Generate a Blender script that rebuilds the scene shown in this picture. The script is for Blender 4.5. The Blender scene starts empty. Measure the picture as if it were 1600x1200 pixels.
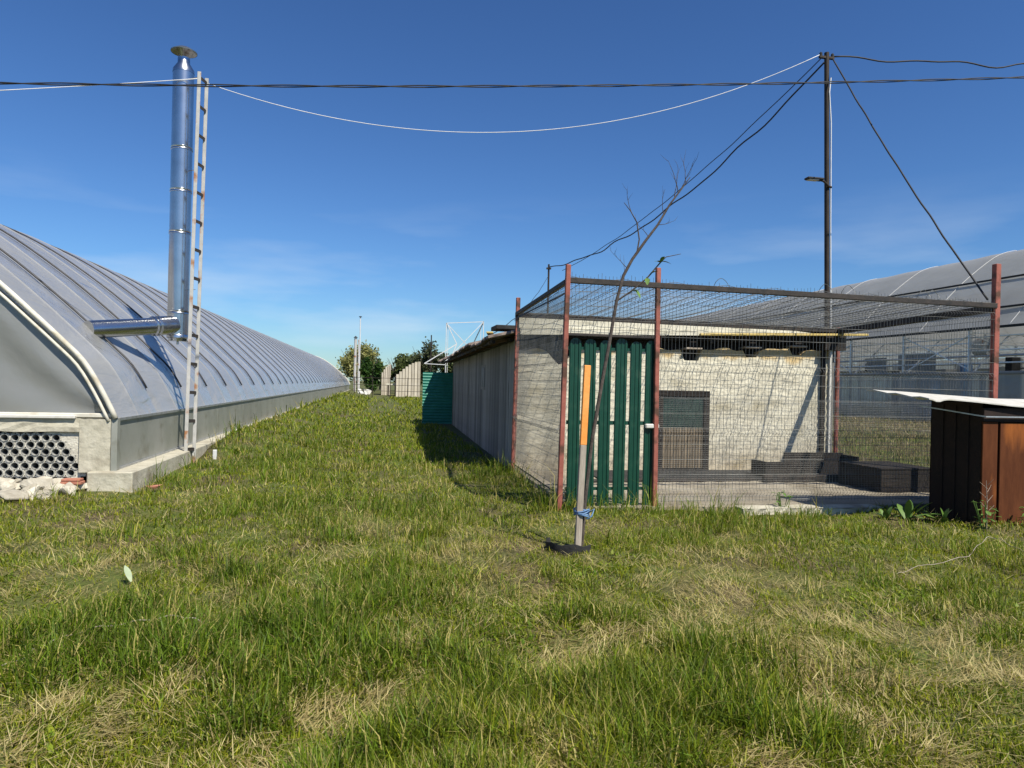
import bpy, math, random
import numpy as np
from mathutils import Vector, Matrix

random.seed(7)
rng = np.random.default_rng(11)
S = bpy.context.scene
COL = S.collection
R = math.radians

# ------------------------------------------------------------------ camera, sky, sun, exposure
cam_d = bpy.data.cameras.new('camera')
cam = bpy.data.objects.new('camera', cam_d); COL.objects.link(cam)
cam_d.sensor_width = 36.0
cam_d.lens = 24.75
cam_d.clip_start = 0.05
cam_d.clip_end = 6000
cam.matrix_world = Matrix.Translation((0, 0, 1.6)) @ Matrix.Rotation(R(-11), 4, 'Z') @ Matrix.Rotation(R(90), 4, 'X') @ Matrix.Rotation(R(1.3), 4, 'Z')
S.camera = cam

SUN = Vector((0.38, -0.68, 1.0)).normalized()
world = bpy.data.worlds.new('World'); S.world = world; world.use_nodes = True
wn = world.node_tree; wn.nodes.clear()
def wnode(t, **k):
    n = wn.nodes.new(t)
    for a, b in k.items(): setattr(n, a, b)
    return n
sky = wnode('ShaderNodeTexSky', sky_type='NISHITA', sun_disc=False)
sky.sun_elevation = math.asin(SUN.z)
sky.sun_rotation = math.atan2(SUN.x, SUN.y)
sky.altitude = 0; sky.air_density = 1.1; sky.dust_density = 0.2; sky.ozone_density = 3.2
# thin haze-white wisps low over the horizon, all the way round
tc = wnode('ShaderNodeTexCoord')
mp = wnode('ShaderNodeMapping'); mp.inputs['Scale'].default_value = (2.2, 2.2, 11.0)
nz = wnode('ShaderNodeTexNoise'); nz.inputs['Scale'].default_value = 1.6; nz.inputs['Detail'].default_value = 5
sep = wnode('ShaderNodeSeparateXYZ')
rmpz = wnode('ShaderNodeValToRGB')
rmpz.color_ramp.elements[0].position = 0.0; rmpz.color_ramp.elements[0].color = (0.55, 0.55, 0.55, 1)
rmpz.color_ramp.elements[1].position = 0.26; rmpz.color_ramp.elements[1].color = (0, 0, 0, 1)
e = rmpz.color_ramp.elements.new(0.09); e.color = (0.8, 0.8, 0.8, 1)
rmpn = wnode('ShaderNodeValToRGB')
rmpn.color_ramp.elements[0].position = 0.5; rmpn.color_ramp.elements[0].color = (0, 0, 0, 1)
rmpn.color_ramp.elements[1].position = 0.78; rmpn.color_ramp.elements[1].color = (0.6, 0.6, 0.6, 1)
mul = wnode('ShaderNodeMath', operation='MULTIPLY')
mixc = wnode('ShaderNodeMixRGB'); mixc.inputs['Color2'].default_value = (7.2, 8.0, 8.8, 1)
bg = wnode('ShaderNodeBackground'); bg.inputs['Strength'].default_value = 0.0725
wo = wnode('ShaderNodeOutputWorld')
L = wn.links.new
L(tc.outputs['Generated'], mp.inputs['Vector']); L(mp.outputs[0], nz.inputs['Vector'])
L(tc.outputs['Generated'], sep.inputs[0]); L(sep.outputs['Z'], rmpz.inputs[0])
L(nz.outputs['Fac'], rmpn.inputs[0]); L(rmpz.outputs[0], mul.inputs[0]); L(rmpn.outputs[0], mul.inputs[1])
L(mul.outputs[0], mixc.inputs['Fac']); 
vs1 = wnode('ShaderNodeVectorMath', operation='SCALE'); vs1.inputs['Scale'].default_value = 0.092
gam = wnode('ShaderNodeGamma'); gam.inputs['Gamma'].default_value = 1.2
vs2 = wnode('ShaderNodeVectorMath', operation='MULTIPLY'); vs2.inputs[1].default_value = (.62 / .092,   .885 / .092, 1.20 / .092)
L(sky.outputs[0], vs1.inputs[0]); L(vs1.outputs[0], gam.inputs['Color']); L(gam.outputs[0], vs2.inputs[0]); L(vs2.outputs[0], mixc.inputs['Color1'])
L(mixc.outputs[0], bg.inputs['Color']); L(bg.outputs[0], wo.inputs['Surface'])

sd = bpy.data.lights.new('sun', 'SUN'); sd.energy = 5.0; sd.angle = R(0.5); sd.color = (1.0, 0.93, 0.80)
so = bpy.data.objects.new('sun', sd); COL.objects.link(so)
so.rotation_euler = SUN.to_track_quat('Z', 'Y').to_euler(); so.location = (5, -20, 20)
S.view_settings.view_transform = 'Standard'; S.view_settings.look = 'None'
S.view_settings.exposure = 0.60; S.view_settings.gamma = 1.0

# ------------------------------------------------------------------ materials
M = {}
def mat(name, c1, c2=None, rough=0.8, scale=6.0, metal=0.0, bump=0.0, bscale=None, stretch=(1, 1, 1), detail=6,
        lo=0.35, hi=0.65, c3=None, c3scale=2.0, c3lo=.55, c3hi=.7, spec=0.4, bdist=0.02):
    m = bpy.data.materials.new(name); m.use_nodes = True
    nt = m.node_tree; p = nt.nodes['Principled BSDF']
    p.inputs['Roughness'].default_value = rough; p.inputs['Metallic'].default_value = metal
    p.inputs['Specular IOR Level'].default_value = spec
    p.inputs['Base Color'].default_value = (*c1, 1)
    def N(t): return nt.nodes.new(t)
    tcn = N('ShaderNodeTexCoord'); mpn = N('ShaderNodeMapping'); mpn.inputs['Scale'].default_value = stretch
    nt.links.new(tcn.outputs['Object'], mpn.inputs['Vector'])
    if c2 is not None:
        n = N('ShaderNodeTexNoise'); n.inputs['Scale'].default_value = scale; n.inputs['Detail'].default_value = detail
        n.inputs['Roughness'].default_value = 0.65
        nt.links.new(mpn.outputs[0], n.inputs['Vector'])
        r = N('ShaderNodeValToRGB'); r.color_ramp.elements[0].position = lo; r.color_ramp.elements[1].position = hi
        r.color_ramp.elements[0].color = (*c1, 1); r.color_ramp.elements[1].color = (*c2, 1)
        nt.links.new(n.outputs['Fac'], r.inputs[0]); out = r.outputs[0]
        if c3 is not None:
            n3 = N('ShaderNodeTexNoise'); n3.inputs['Scale'].default_value = c3scale; n3.inputs['Detail'].default_value = 7
            nt.links.new(mpn.outputs[0], n3.inputs['Vector'])
            r3 = N('ShaderNodeValToRGB'); r3.color_ramp.elements[0].position = c3lo; r3.color_ramp.elements[1].position = c3hi
            nt.links.new(n3.outputs['Fac'], r3.inputs[0])
            mx = N('ShaderNodeMixRGB'); mx.inputs['Color2'].default_value = (*c3, 1)
            nt.links.new(r3.outputs[0], mx.inputs['Fac']); nt.links.new(out, mx.inputs['Color1']); out = mx.outputs[0]
        nt.links.new(out, p.inputs['Base Color'])
    if bump:
        nb = N('ShaderNodeTexNoise'); nb.inputs['Scale'].default_value = bscale or scale * 3; nb.inputs['Detail'].default_value = 6
        nt.links.new(mpn.outputs[0], nb.inputs['Vector'])
        b = N('ShaderNodeBump'); b.inputs['Strength'].default_value = bump; b.inputs['Distance'].default_value = bdist
        nt.links.new(nb.outputs['Fac'], b.inputs['Height']); nt.links.new(b.outputs[0], p.inputs['Normal'])
    M[name] = m
    return m

mat('soil', (.045, .034, .018), (.12, .095, .042), 0.95, 3.0, bump=.6, bscale=30, c3=(.07, .092, .013), c3scale=1.1, c3lo=.36, c3hi=.58)
mat('dirt', (.14, .11, .075), (.25, .21, .15), 0.95, 1.5, bump=.5, bscale=12)
mat('concrete', (.30, .28, .22), (.42, .39, .31), 0.9, 4.0, bump=.5, bscale=22, c3=(.17, .155, .12), c3scale=1.7, c3lo=.55, c3hi=.75)
mat('concrete_pale', (.34, .32, .25), (.47, .445, .36), 0.9, 4.0, bump=.6, bscale=16, c3=(.27, .24, .18), c3scale=2.2)
mat('rubble', (.32, .29, .23), (.50, .47, .39), 0.95, 5.0, bump=.8, bscale=18, c3=(.22, .19, .14), c3scale=3)
mat('brick_red', (.30, .11, .07), (.42, .19, .13), 0.9, 9.0, bump=.5)
mat('plaster', (.47, .44, .345), (.64, .61, .49), 0.92, 2.6, bump=.45, bscale=9, stretch=(1, 1, 1.6), c3=(.33, .29, .19), c3scale=1.3, c3lo=.55, c3hi=.72, bdist=.05)
mat('plaster_clay', (.42, .30, .15), (.55, .43, .25), 0.95, 9, bump=1.0, bscale=16)
mat('cream_board', (.52, .50, .40), (.64, .62, .52), 0.85, 3.0, bump=.3, stretch=(.5, 1, 3), c3=(.32, .31, .24), c3scale=4)
mat('yellow_wood', (.45, .34, .10), (.55, .43, .18), 0.8, 6.0, bump=.2)
mat('grey_plank', (.17, .168, .16), (.28, .275, .26), 0.9, 5.0, bump=.4, stretch=(4, 4, .5), c3=(.15, .14, .125), c3scale=3)
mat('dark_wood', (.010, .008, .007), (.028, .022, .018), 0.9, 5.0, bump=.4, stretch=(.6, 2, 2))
mat('eave_wood', (.10, .06, .035), (.17, .11, .06), 0.9, 5.0, bump=.4, stretch=(.6, 2, 2))
mat('roof_sheet', (.16, .12, .10), (.26, .21, .18), 0.9, 3.0, bump=.4, c3=(.06, .05, .05), c3scale=4)
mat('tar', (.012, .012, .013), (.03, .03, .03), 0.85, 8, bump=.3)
mat('wire', (.09, .095, .09), (.2, .205, .2), 0.5, 4.0, metal=.5)
mat('wire_fine', (.22, .22, .21), (.32, .32, .31), 0.45, 4.0, metal=.6)
mat('rail_dark', (.020, .020, .020), (.05, .040, .034), 0.7, 7.0, bump=.2, metal=.2)
mat('red_paint', (.23, .065, .045), (.30, .10, .075), 0.7, 5.0, bump=.25, c3=(.08, .036, .022), c3scale=4.5, c3lo=.50, c3hi=.62)
mat('green_paint', (.0025, .036, .021), (.005, .050, .030), 0.38, 4.0, spec=.5, c3=(.045, .085, .055), c3scale=4, c3lo=.54, c3hi=.8)
mat('green_sheet', (.012, .14, .10), (.022, .20, .15), 0.45, 3.0)
mat('rust', (.075, .024, .010), (.13, .044, .017), 0.85, 4.0, metal=.15, bump=.25, stretch=(1.6, 1.6, .35), c3=(.40, .13, .03), c3scale=1.7, c3lo=.53, c3hi=.70, spec=.15)
mat('rust_shaded', (.010, .0045, .003), (.020, .009, .006), 0.85, 5.0, bump=.2)  # rust with the shade of the cabinet's side and lintel put into its colour
mat('white_sheet', (.46, .45, .41), (.58, .57, .53), 0.6, 6.0, c3=(.42, .40, .34), c3scale=5)
mat('white_metal', (.36, .36, .34), (.46, .455, .44), 0.5, 7.0, c3=(.30, .14, .06), c3scale=3.5, c3lo=.56, c3hi=.66)
mat('white_frame', (.48, .50, .51), (.58, .59, .60), 0.5, 5.0)
mat('stainless', (.44, .45, .46), (.56, .57, .58), 0.26, 2.0, metal=1.0)
mat('stain_dark', (.30, .29, .28), (.42, .40, .38), 0.35, 6.0, metal=1.0, c3=(.12, .08, .05), c3scale=6)
mat('galv', (.40, .41, .42), (.55, .56, .57), 0.45, 8.0, metal=.8)
mat('rib_grey', (.42, .43, .43), (.5, .5, .5), .6)
mat('bright_steel', (.66, .68, .69), (.76, .78, .79), .4)
mat('pole', (.018, .015, .013), (.05, .036, .028), 0.7, 6.0, metal=.3, stretch=(2, 2, .5))
mat('black_rubber', (.008, .008, .009), (.02, .02, .02), 0.6, 5.0)
mat('black_strap', (.015, .015, .018), (.035, .035, .04), 0.5, 5.0)
mat('rope', (.62, .63, .63), (.75, .75, .74), 0.8, 5.0)
mat('tube_grey', (.16, .165, .16), (.30, .30, .28), 0.6, 9.0)
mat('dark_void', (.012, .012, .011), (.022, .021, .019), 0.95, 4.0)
mat('mortar', (.40, .38, .32), (.54, .52, .45), 0.95, 14, bump=.6)
mat('arch_white', (.46, .44, .37), (.58, .56, .49), 0.75, 4.0, c3=(.40, .36, .27), c3scale=5)
mat('side_panel', (.20, .21, .185), (.27, .275, .25), 0.42, 1.3, bump=.25, bscale=3, c3=(.14, .135, .105), c3scale=3.5, c3lo=.55, c3hi=.8)
mat('stake_wood', (.24, .205, .165), (.38, .335, .28), 0.9, 6.0, bump=.3, stretch=(4, 4, .5))
mat('orange_paint', (.72, .27, .05), (.80, .33, .09), 0.75, 6.0, bump=.2)
mat('bark', (.04, .031, .027), (.085, .07, .06), 0.9, 14.0, bump=.3)
mat('blue_tie', (.06, .14, .30), (.15, .26, .42), 0.6, 8)
mat('kennel_tan', (.12, .092, .06), (.18, .142, .095), 0.85, 6.0, bump=.2)
mat('kennel_green', (.014, .028, .024), (.03, .055, .046), 0.35, 5.0)
mat('pane', (.05, .06, .065), (.09, .1, .1), 0.5, 3.0)
mat('far_cream', (.40, .36, .28), (.48, .44, .36), 0.85, 2.0)
mat('blue_drum', (.03, .12, .30), (.05, .16, .36), 0.5, 3.0)
mat('grey_tarp', (.20, .20, .19), (.28, .28, .265), 0.6, 2.0, bump=.3)
mat('leaf_green', (.06, .12, .02), (.10, .18, .035), 0.5, 8.0)
mat('pale_leaf', (.26, .32, .20), (.36, .42, .28), 0.6, 9)
mat('slab', (.22, .19, .14), (.36, .32, .245), 0.95, 2.0, bump=.5, bscale=14, c3=(.20, .17, .12), c3scale=1.3)
mat('cloth_white', (.46, .46, .44), (.58, .58, .56), 0.8, 4.0, bump=.3)

def add_clay(m):
    nt = m.node_tree; p = nt.nodes['Principled BSDF']; src = p.inputs['Base Color'].links[0].from_socket
    def N(t): return nt.nodes.new(t)
    tcn = N('ShaderNodeTexCoord'); sp = N('ShaderNodeSeparateXYZ'); nt.links.new(tcn.outputs['Object'], sp.inputs[0])
    n = N('ShaderNodeTexNoise'); n.inputs['Scale'].default_value = 2.3; n.inputs['Detail'].default_value = 8; nt.links.new(tcn.outputs['Object'], n.inputs['Vector'])
    mr = N('ShaderNodeMapRange'); mr.inputs['From Min'].default_value = 1.75; mr.inputs['From Max'].default_value = 2.45; nt.links.new(sp.outputs['Z'], mr.inputs['Value'])
    ad = N('ShaderNodeMath'); ad.operation = 'ADD'; nt.links.new(mr.outputs[0], ad.inputs[0]); nt.links.new(n.outputs['Fac'], ad.inputs[1])
    r = N('ShaderNodeValToRGB'); r.color_ramp.elements[0].position = 1.08 / 2; r.color_ramp.elements[1].position = 1.22 / 2
    hf = N('ShaderNodeMath'); hf.operation = 'MULTIPLY'; hf.inputs[1].default_value = .5; nt.links.new(ad.outputs[0], hf.inputs[0]); nt.links.new(hf.outputs[0], r.inputs[0])
    mx = N('ShaderNodeMixRGB'); mx.inputs['Color2'].default_value = (.50, .38, .20, 1); nt.links.new(r.outputs[0], mx.inputs['Fac']); nt.links.new(src, mx.inputs['Color1'])
    # damp brown splash marks along the foot
    mr2 = N('ShaderNodeMapRange'); mr2.inputs['From Min'].default_value = .75; mr2.inputs['From Max'].default_value = -.05; nt.links.new(sp.outputs['Z'], mr2.inputs['Value'])
    n2 = N('ShaderNodeTexNoise'); n2.inputs['Scale'].default_value = 3.1; n2.inputs['Detail'].default_value = 8; nt.links.new(tcn.outputs['Object'], n2.inputs['Vector'])
    mu = N('ShaderNodeMath'); mu.operation = 'MULTIPLY'; nt.links.new(mr2.outputs[0], mu.inputs[0]); nt.links.new(n2.outputs['Fac'], mu.inputs[1])
    mx2 = N('ShaderNodeMixRGB'); mx2.inputs['Color2'].default_value = (.24, .17, .10, 1); nt.links.new(mu.outputs[0], mx2.inputs['Fac']); nt.links.new(mx.outputs[0], mx2.inputs['Color1'])
    nt.links.new(mx2.outputs[0], p.inputs['Base Color'])
add_clay(M['plaster'])
def per_object(m, amt):
    nt = m.node_tree; p = nt.nodes['Principled BSDF']; src = p.inputs['Base Color'].links[0].from_socket
    oi = nt.nodes.new('ShaderNodeObjectInfo'); mr = nt.nodes.new('ShaderNodeMapRange'); mr.inputs['To Min'].default_value = 1 - amt; mr.inputs['To Max'].default_value = 1 + amt
    nt.links.new(oi.outputs['Random'], mr.inputs['Value']); mx = nt.nodes.new('ShaderNodeVectorMath'); mx.operation = 'SCALE'
    nt.links.new(src, mx.inputs[0]); nt.links.new(mr.outputs[0], mx.inputs['Scale']); nt.links.new(mx.outputs[0], p.inputs['Base Color'])
for q in ('grey_plank', 'rubble', 'far_cream', 'roof_sheet', 'kennel_tan', 'side_panel', 'tube_grey', 'rust'): per_object(M[q], {'side_panel': .08, 'grey_plank': .36}.get(q, .22))
def film_mat(name, col, transp, trans, rough, wr=1.5, wstr=.25, gl=1.0, stretch=(1, .35, 1)):
    m = bpy.data.materials.new(name); m.use_nodes = True; nt = m.node_tree; nt.nodes.clear()
    def N(t): return nt.nodes.new(t)
    tcn = N('ShaderNodeTexCoord'); mpn = N('ShaderNodeMapping'); mpn.inputs['Scale'].default_value = stretch
    n = N('ShaderNodeTexNoise'); n.inputs['Scale'].default_value = wr; n.inputs['Detail'].default_value = 5; n.inputs['Distortion'].default_value = .6
    b = N('ShaderNodeBump'); b.inputs['Strength'].default_value = wstr; b.inputs['Distance'].default_value = .12
    nt.links.new(tcn.outputs['Object'], mpn.inputs[0]); nt.links.new(mpn.outputs[0], n.inputs['Vector']); nt.links.new(n.outputs['Fac'], b.inputs['Height'])
    n2 = N('ShaderNodeTexNoise'); n2.inputs['Scale'].default_value = .7; n2.inputs['Detail'].default_value = 6
    nt.links.new(tcn.outputs['Object'], n2.inputs['Vector'])
    rp = N('ShaderNodeValToRGB'); rp.color_ramp.elements[0].position = .35; rp.color_ramp.elements[1].position = .7
    rp.color_ramp.elements[0].color = (*[c * .86 for c in col], 1); rp.color_ramp.elements[1].color = (*col, 1)
    nt.links.new(n2.outputs['Fac'], rp.inputs[0])
    d = N('ShaderNodeBsdfDiffuse'); t = N('ShaderNodeBsdfTranslucent'); g = N('ShaderNodeBsdfGlossy'); tr = N('ShaderNodeBsdfTransparent')
    nt.links.new(rp.outputs[0], d.inputs[0]); nt.links.new(rp.outputs[0], t.inputs[0])
    g.inputs['Roughness'].default_value = rough; g.inputs['Color'].default_value = (1, 1, 1, 1)
    tr.inputs[0].default_value = (.9, .92, .92, 1)
    for s in (d, t, g): nt.links.new(b.outputs[0], s.inputs['Normal'])
    m1 = N('ShaderNodeMixShader'); m1.inputs[0].default_value = trans
    m2 = N('ShaderNodeMixShader'); m2.inputs[0].default_value = transp
    m3 = N('ShaderNodeMixShader')
    fr = N('ShaderNodeFresnel'); fr.inputs['IOR'].default_value = 1.5; nt.links.new(b.outputs[0], fr.inputs['Normal'])
    mu = N('ShaderNodeMath'); mu.operation = 'MULTIPLY'; mu.inputs[1].default_value = gl; nt.links.new(fr.outputs[0], mu.inputs[0])
    nt.links.new(d.outputs[0], m1.inputs[1]); nt.links.new(t.outputs[0], m1.inputs[2])
    nt.links.new(m1.outputs[0], m2.inputs[1]); nt.links.new(tr.outputs[0], m2.inputs[2])
    nt.links.new(mu.outputs[0], m3.inputs[0]); nt.links.new(m2.outputs[0], m3.inputs[1]); nt.links.new(g.outputs[0], m3.inputs[2])
    o = N('ShaderNodeOutputMaterial'); nt.links.new(m3.outputs[0], o.inputs[0])
    M[name] = m
film_mat('film', (.46, .47, .475), .20, .30, .22, wr=2.2, wstr=.6, gl=.8)
film_mat('film_gable', (.42, .43, .42), .32, .35, .25, wr=1.0, wstr=.25, stretch=(1, 1, 1.2))
film_mat('film_right', (.40, .41, .415), .22, .45, .5, gl=.3)
film_mat('film_low', (.36, .38, .38), .30, .3, .25, gl=.8)

def leafy_mat(name, trans=.35, rough=.42):
    m = bpy.data.materials.new(name); m.use_nodes = True; nt = m.node_tree; p = nt.nodes['Principled BSDF']
    p.inputs['Specular IOR Level'].default_value = .3; a = nt.nodes.new('ShaderNodeAttribute'); a.attribute_name = 'Col'
    nt.links.new(a.outputs['Color'], p.inputs['Base Color']); p.inputs['Roughness'].default_value = rough
    p.inputs['Specular IOR Level'].default_value = .25
    t = nt.nodes.new('ShaderNodeBsdfTranslucent'); nt.links.new(a.outputs['Color'], t.inputs['Color'])
    mx = nt.nodes.new('ShaderNodeMixShader'); mx.inputs[0].default_value = trans
    nt.links.new(p.outputs[0], mx.inputs[1]); nt.links.new(t.outputs[0], mx.inputs[2])
    nt.links.new(mx.outputs[0], nt.nodes['Material Output'].inputs[0]); M[name] = m
leafy_mat('blade', .46, .5); leafy_mat('foliage', .3)

# ------------------------------------------------------------------ mesh helpers
class MB:
    def __init__(s): s.v = []; s.f = []
    def add(s, vs, fs):
        o = len(s.v); s.v.extend(tuple(v) for v in vs); s.f.extend(tuple(i + o for i in f) for f in fs); return s
    def box(s, x0, x1, y0, y1, z0, z1):
        return s.add([(x0, y0, z0), (x1, y0, z0), (x1, y1, z0), (x0, y1, z0), (x0, y0, z1), (x1, y0, z1), (x1, y1, z1), (x0, y1, z1)],
                     [(0, 3, 2, 1), (4, 5, 6, 7), (0, 1, 5, 4), (1, 2, 6, 5), (2, 3, 7, 6), (3, 0, 4, 7)])
    def bar(s, p, q, w, h=None, up=(0, 0, 1)):
        p = Vector(p); q = Vector(q); d = (q - p).normalized(); u = Vector(up)
        if abs(d.dot(u)) > .95: u = Vector((0, 1, 0))
        a = d.cross(u).normalized() * w / 2; b = a.cross(d).normalized() * (h or w) / 2
        vs = [p - a - b, p + a - b, p + a + b, p - a + b, q - a - b, q + a - b, q + a + b, q - a + b]
        return s.add(vs, [(0, 3, 2, 1), (4, 5, 6, 7), (0, 1, 5, 4), (1, 2, 6, 5), (2, 3, 7, 6), (3, 0, 4, 7)])
    def tube(s, pts, r, n=6, cap=True):
        pts = [Vector(p) for p in pts]; k = len(pts); rr = r if isinstance(r, (list, tuple)) else [r] * k
        prev = None; rings = []
        for i, p in enumerate(pts):
            d = (pts[min(i + 1, k - 1)] - pts[max(i - 1, 0)]).normalized()
            if prev is None:
                a = d.cross(Vector((0, 0, 1)))
                if a.length < .05: a = d.cross(Vector((0, 1, 0)))
                a.normalize()
            else:
                a = prev - d * prev.dot(d); a.normalize()
            prev = a; b = d.cross(a)
            rings.append([p + (a * math.cos(2 * math.pi * j / n) + b * math.sin(2 * math.pi * j / n)) * rr[i] for j in range(n)])
        vs = [v for rg in rings for v in rg]; fs = []
        for i in range(k - 1):
            for j in range(n):
                fs.append((i * n + j, i * n + (j + 1) % n, (i + 1) * n + (j + 1) % n, (i + 1) * n + j))
        if cap: fs.append(tuple(range(n - 1, -1, -1))); fs.append(tuple((k - 1) * n + j for j in range(n)))
        return s.add(vs, fs)
    def lathe(s, prof, c, n=32):
        vs = []; fs = []
        for r, z in prof:
            for j in range(n):
                t = 2 * math.pi * j / n; vs.append((c[0] + r * math.cos(t), c[1] + r * math.sin(t), c[2] + z))
        for i in range(len(prof) - 1):
            for j in range(n): fs.append((i * n + j, i * n + (j + 1) % n, (i + 1) * n + (j + 1) % n, (i + 1) * n + j))
        return s.add(vs, fs)
    def prism(s, poly, y0, y1):       # polygon in x,z extruded in y
        n = len(poly)
        vs = [(x, y0, z) for x, z in poly] + [(x, y1, z) for x, z in poly]
        fs = [tuple(range(n)), tuple(range(2 * n - 1, n - 1, -1))] + [(i, i + n, (i + 1) % n + n, (i + 1) % n) for i in range(n)]
        return s.add(vs, fs)
    def grid(s, P):                    # P[i][j] points
        a = len(P); b = len(P[0])
        return s.add([p for row in P for p in row], [(i * b + j, i * b + j + 1, (i + 1) * b + j + 1, (i + 1) * b + j) for i in range(a - 1) for j in range(b - 1)])
    def build(s, name, m, parent=None, smooth=False, bevel=0):
        base = wloc(parent) if parent else None
        if base is None:
            xs = np.array(s.v); base = Vector(((xs[:, 0].min() + xs[:, 0].max()) / 2, (xs[:, 1].min() + xs[:, 1].max()) / 2, xs[:, 2].min()))
        me = bpy.data.meshes.new(name)
        me.from_pydata([tuple(Vector(v) - base) for v in s.v], [], s.f); me.materials.append(M[m]); me.update()
        import bmesh
        bm = bmesh.new(); bm.from_mesh(me); bmesh.ops.recalc_face_normals(bm, faces=bm.faces)
        if bevel: bmesh.ops.bevel(bm, geom=list(bm.edges), offset=bevel, segments=1, affect='EDGES')
        bm.to_mesh(me); bm.free()
        if smooth: me.shade_smooth() if smooth is True else me.shade_auto_smooth() if hasattr(me, 'shade_auto_smooth') else me.shade_smooth()
        if smooth == 'auto':
            me.set_sharp_from_angle(angle=R(35))
        o = bpy.data.objects.new(name, me); COL.objects.link(o)
        if parent: o.parent = parent
        else: o.location = base
        return o
def wloc(o):
    v = Vector((0, 0, 0))
    while o is not None: v = v + o.location; o = o.parent
    return v
def tag(o, label, cat, group=None):
    o['label'] = label; o['category'] = cat
    if group: o['group'] = group
    return o
def thing(name, loc, label, cat, group=None):
    o = bpy.data.objects.new(name, None); COL.objects.link(o); o.location = loc; o.empty_display_size = .2
    return tag(o, label, cat, group)
def dup(o, offset, parent=None):
    c = o.copy(); COL.objects.link(c); c.location = o.location + Vector(offset)
    if parent: c.parent = parent
    return c
def struct(o): o['kind'] = 'structure'; return o
def stuff(o): o['kind'] = 'stuff'; return o
def sst(a, b, x): t = np.clip((x - a) / (b - a), 0, 1); return t * t * (3 - 2 * t)
def vnoise(x, y, s, seed=0):
    x = np.asarray(x, float) / s + 100.3 + seed * 17.1; y = np.asarray(y, float) / s + 57.7 + seed * 9.3
    xi = np.floor(x); yi = np.floor(y); fx = x - xi; fy = y - yi; fx = fx * fx * (3 - 2 * fx); fy = fy * fy * (3 - 2 * fy)
    def h(a, b):
        q = np.sin(a * 127.1 + b * 311.7 + seed * 13.7) * 43758.5453; return q - np.floor(q)
    return (h(xi, yi) * (1 - fx) + h(xi + 1, yi) * fx) * (1 - fy) + (h(xi, yi + 1) * (1 - fx) + h(xi + 1, yi + 1) * fx) * fy
def gz(x, y):
    x = np.asarray(x, float); y = np.asarray(y, float)
    z = (vnoise(x, y, .9, 1) - .5) * .10 + (vnoise(x, y, .32, 2) - .5) * .07
    near = np.exp(-((x ** 2 + y ** 2) / 40 ** 2))
    z = z * near
    z = z + .36 * sst(13.2, 17, y) * np.exp(-((x + 3.2) / 1.3) ** 2) * (x > -8)
    z = z + .22 * sst(12, 24, x)
    yard = sst(2.1, 2.6, x) * (1 - sst(8.9, 9.4, x)) * sst(8.5, 8.8, y) * (1 - sst(26, 28, y))
    z = z * (1 - yard) - .0 * yard
    z = z * (1 - sst(-3.2, -3.6, x) * 1.0)
    return z

# ------------------------------------------------------------------ ground
def axis(lo, hi, fine_lo, fine_hi, d):
    a = list(np.arange(fine_lo, fine_hi + 1e-6, d)); st = d; p = fine_hi
    while p < hi: st *= 1.35; p = min(p + st, hi); a.append(p)
    st = d; p = fine_lo; b = []
    while p > lo: st *= 1.35; p = max(p - st, lo); b.append(p)
    return np.array(b[::-1] + a)
gx = axis(-2500, 2500, -8, 14, .16); gy = axis(-600, 4500, 1, 22, .16)
GX, GY = np.meshgrid(gx, gy, indexing='ij'); GZ = gz(GX, GY)
nx, ny = GX.shape
me = bpy.data.meshes.new('ground')
vv = np.stack([GX, GY, GZ], -1).reshape(-1, 3)
idx = np.arange(nx * ny).reshape(nx, ny)
ff = np.stack([idx[:-1, :-1], idx[1:, :-1], idx[1:, 1:], idx[:-1, 1:]], -1).reshape(-1, 4)
me.from_pydata(vv.tolist(), [], ff.tolist()); me.materials.append(M['soil']); me.shade_smooth()
g = bpy.data.objects.new('ground', me); COL.objects.link(g); struct(g)

# ------------------------------------------------------------------ left film greenhouse
WX = -3.55; GY0 = 10.72; GY1 = 104.0
prof = [(0, .99), (.2, 1.40), (.43, 1.78), (.72, 2.08), (1.02, 2.37), (1.5, 2.82), (2.2, 3.42), (3.0, 4.02), (3.6, 4.40), (4.2, 4.70), (4.9, 4.95), (5.5, 5.03)]
def smooth_prof(pf, n):
    t = np.linspace(0, len(pf) - 1, n); out = []
    for u in t:
        i = min(int(u), len(pf) - 2); f = u - i
        p0 = pf[max(i - 1, 0)]; p1 = pf[i]; p2 = pf[i + 1]; p3 = pf[min(i + 2, len(pf) - 1)]
        out.append(tuple(.5 * (2 * p1[k] + (p2[k] - p0[k]) * f + (2 * p0[k] - 5 * p1[k] + 4 * p2[k] - p3[k]) * f * f + (3 * p1[k] - p0[k] - 3 * p2[k] + p3[k]) * f ** 3) for k in (0, 1)))
    return out
half = smooth_prof(prof, 34)
full = [(WX - t, z) for t, z in half] + [(WX - 11 + t, z) for t, z in half[-2::-1]]
gh = thing('film_greenhouse', (-9.05, 10.72, 0), 'long low greenhouse of grey plastic film with black straps beside the ladder mast', 'greenhouse')
STEP = 2.15
m = MB(); P = []
ys = [GY0, GY0 + .3, GY0 + .6]
y = 11.7
while y < GY1 - STEP:
    ys += [y + STEP * f for f in (-.06, -.03, -.016, -.008, 0, .008, .016, .03, .06, .15, .3, .42, .47, .5, .53, .58, .7, .85)]; y += STEP
ys = sorted(v for v in ys if v <= GY1) + [GY1]
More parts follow.
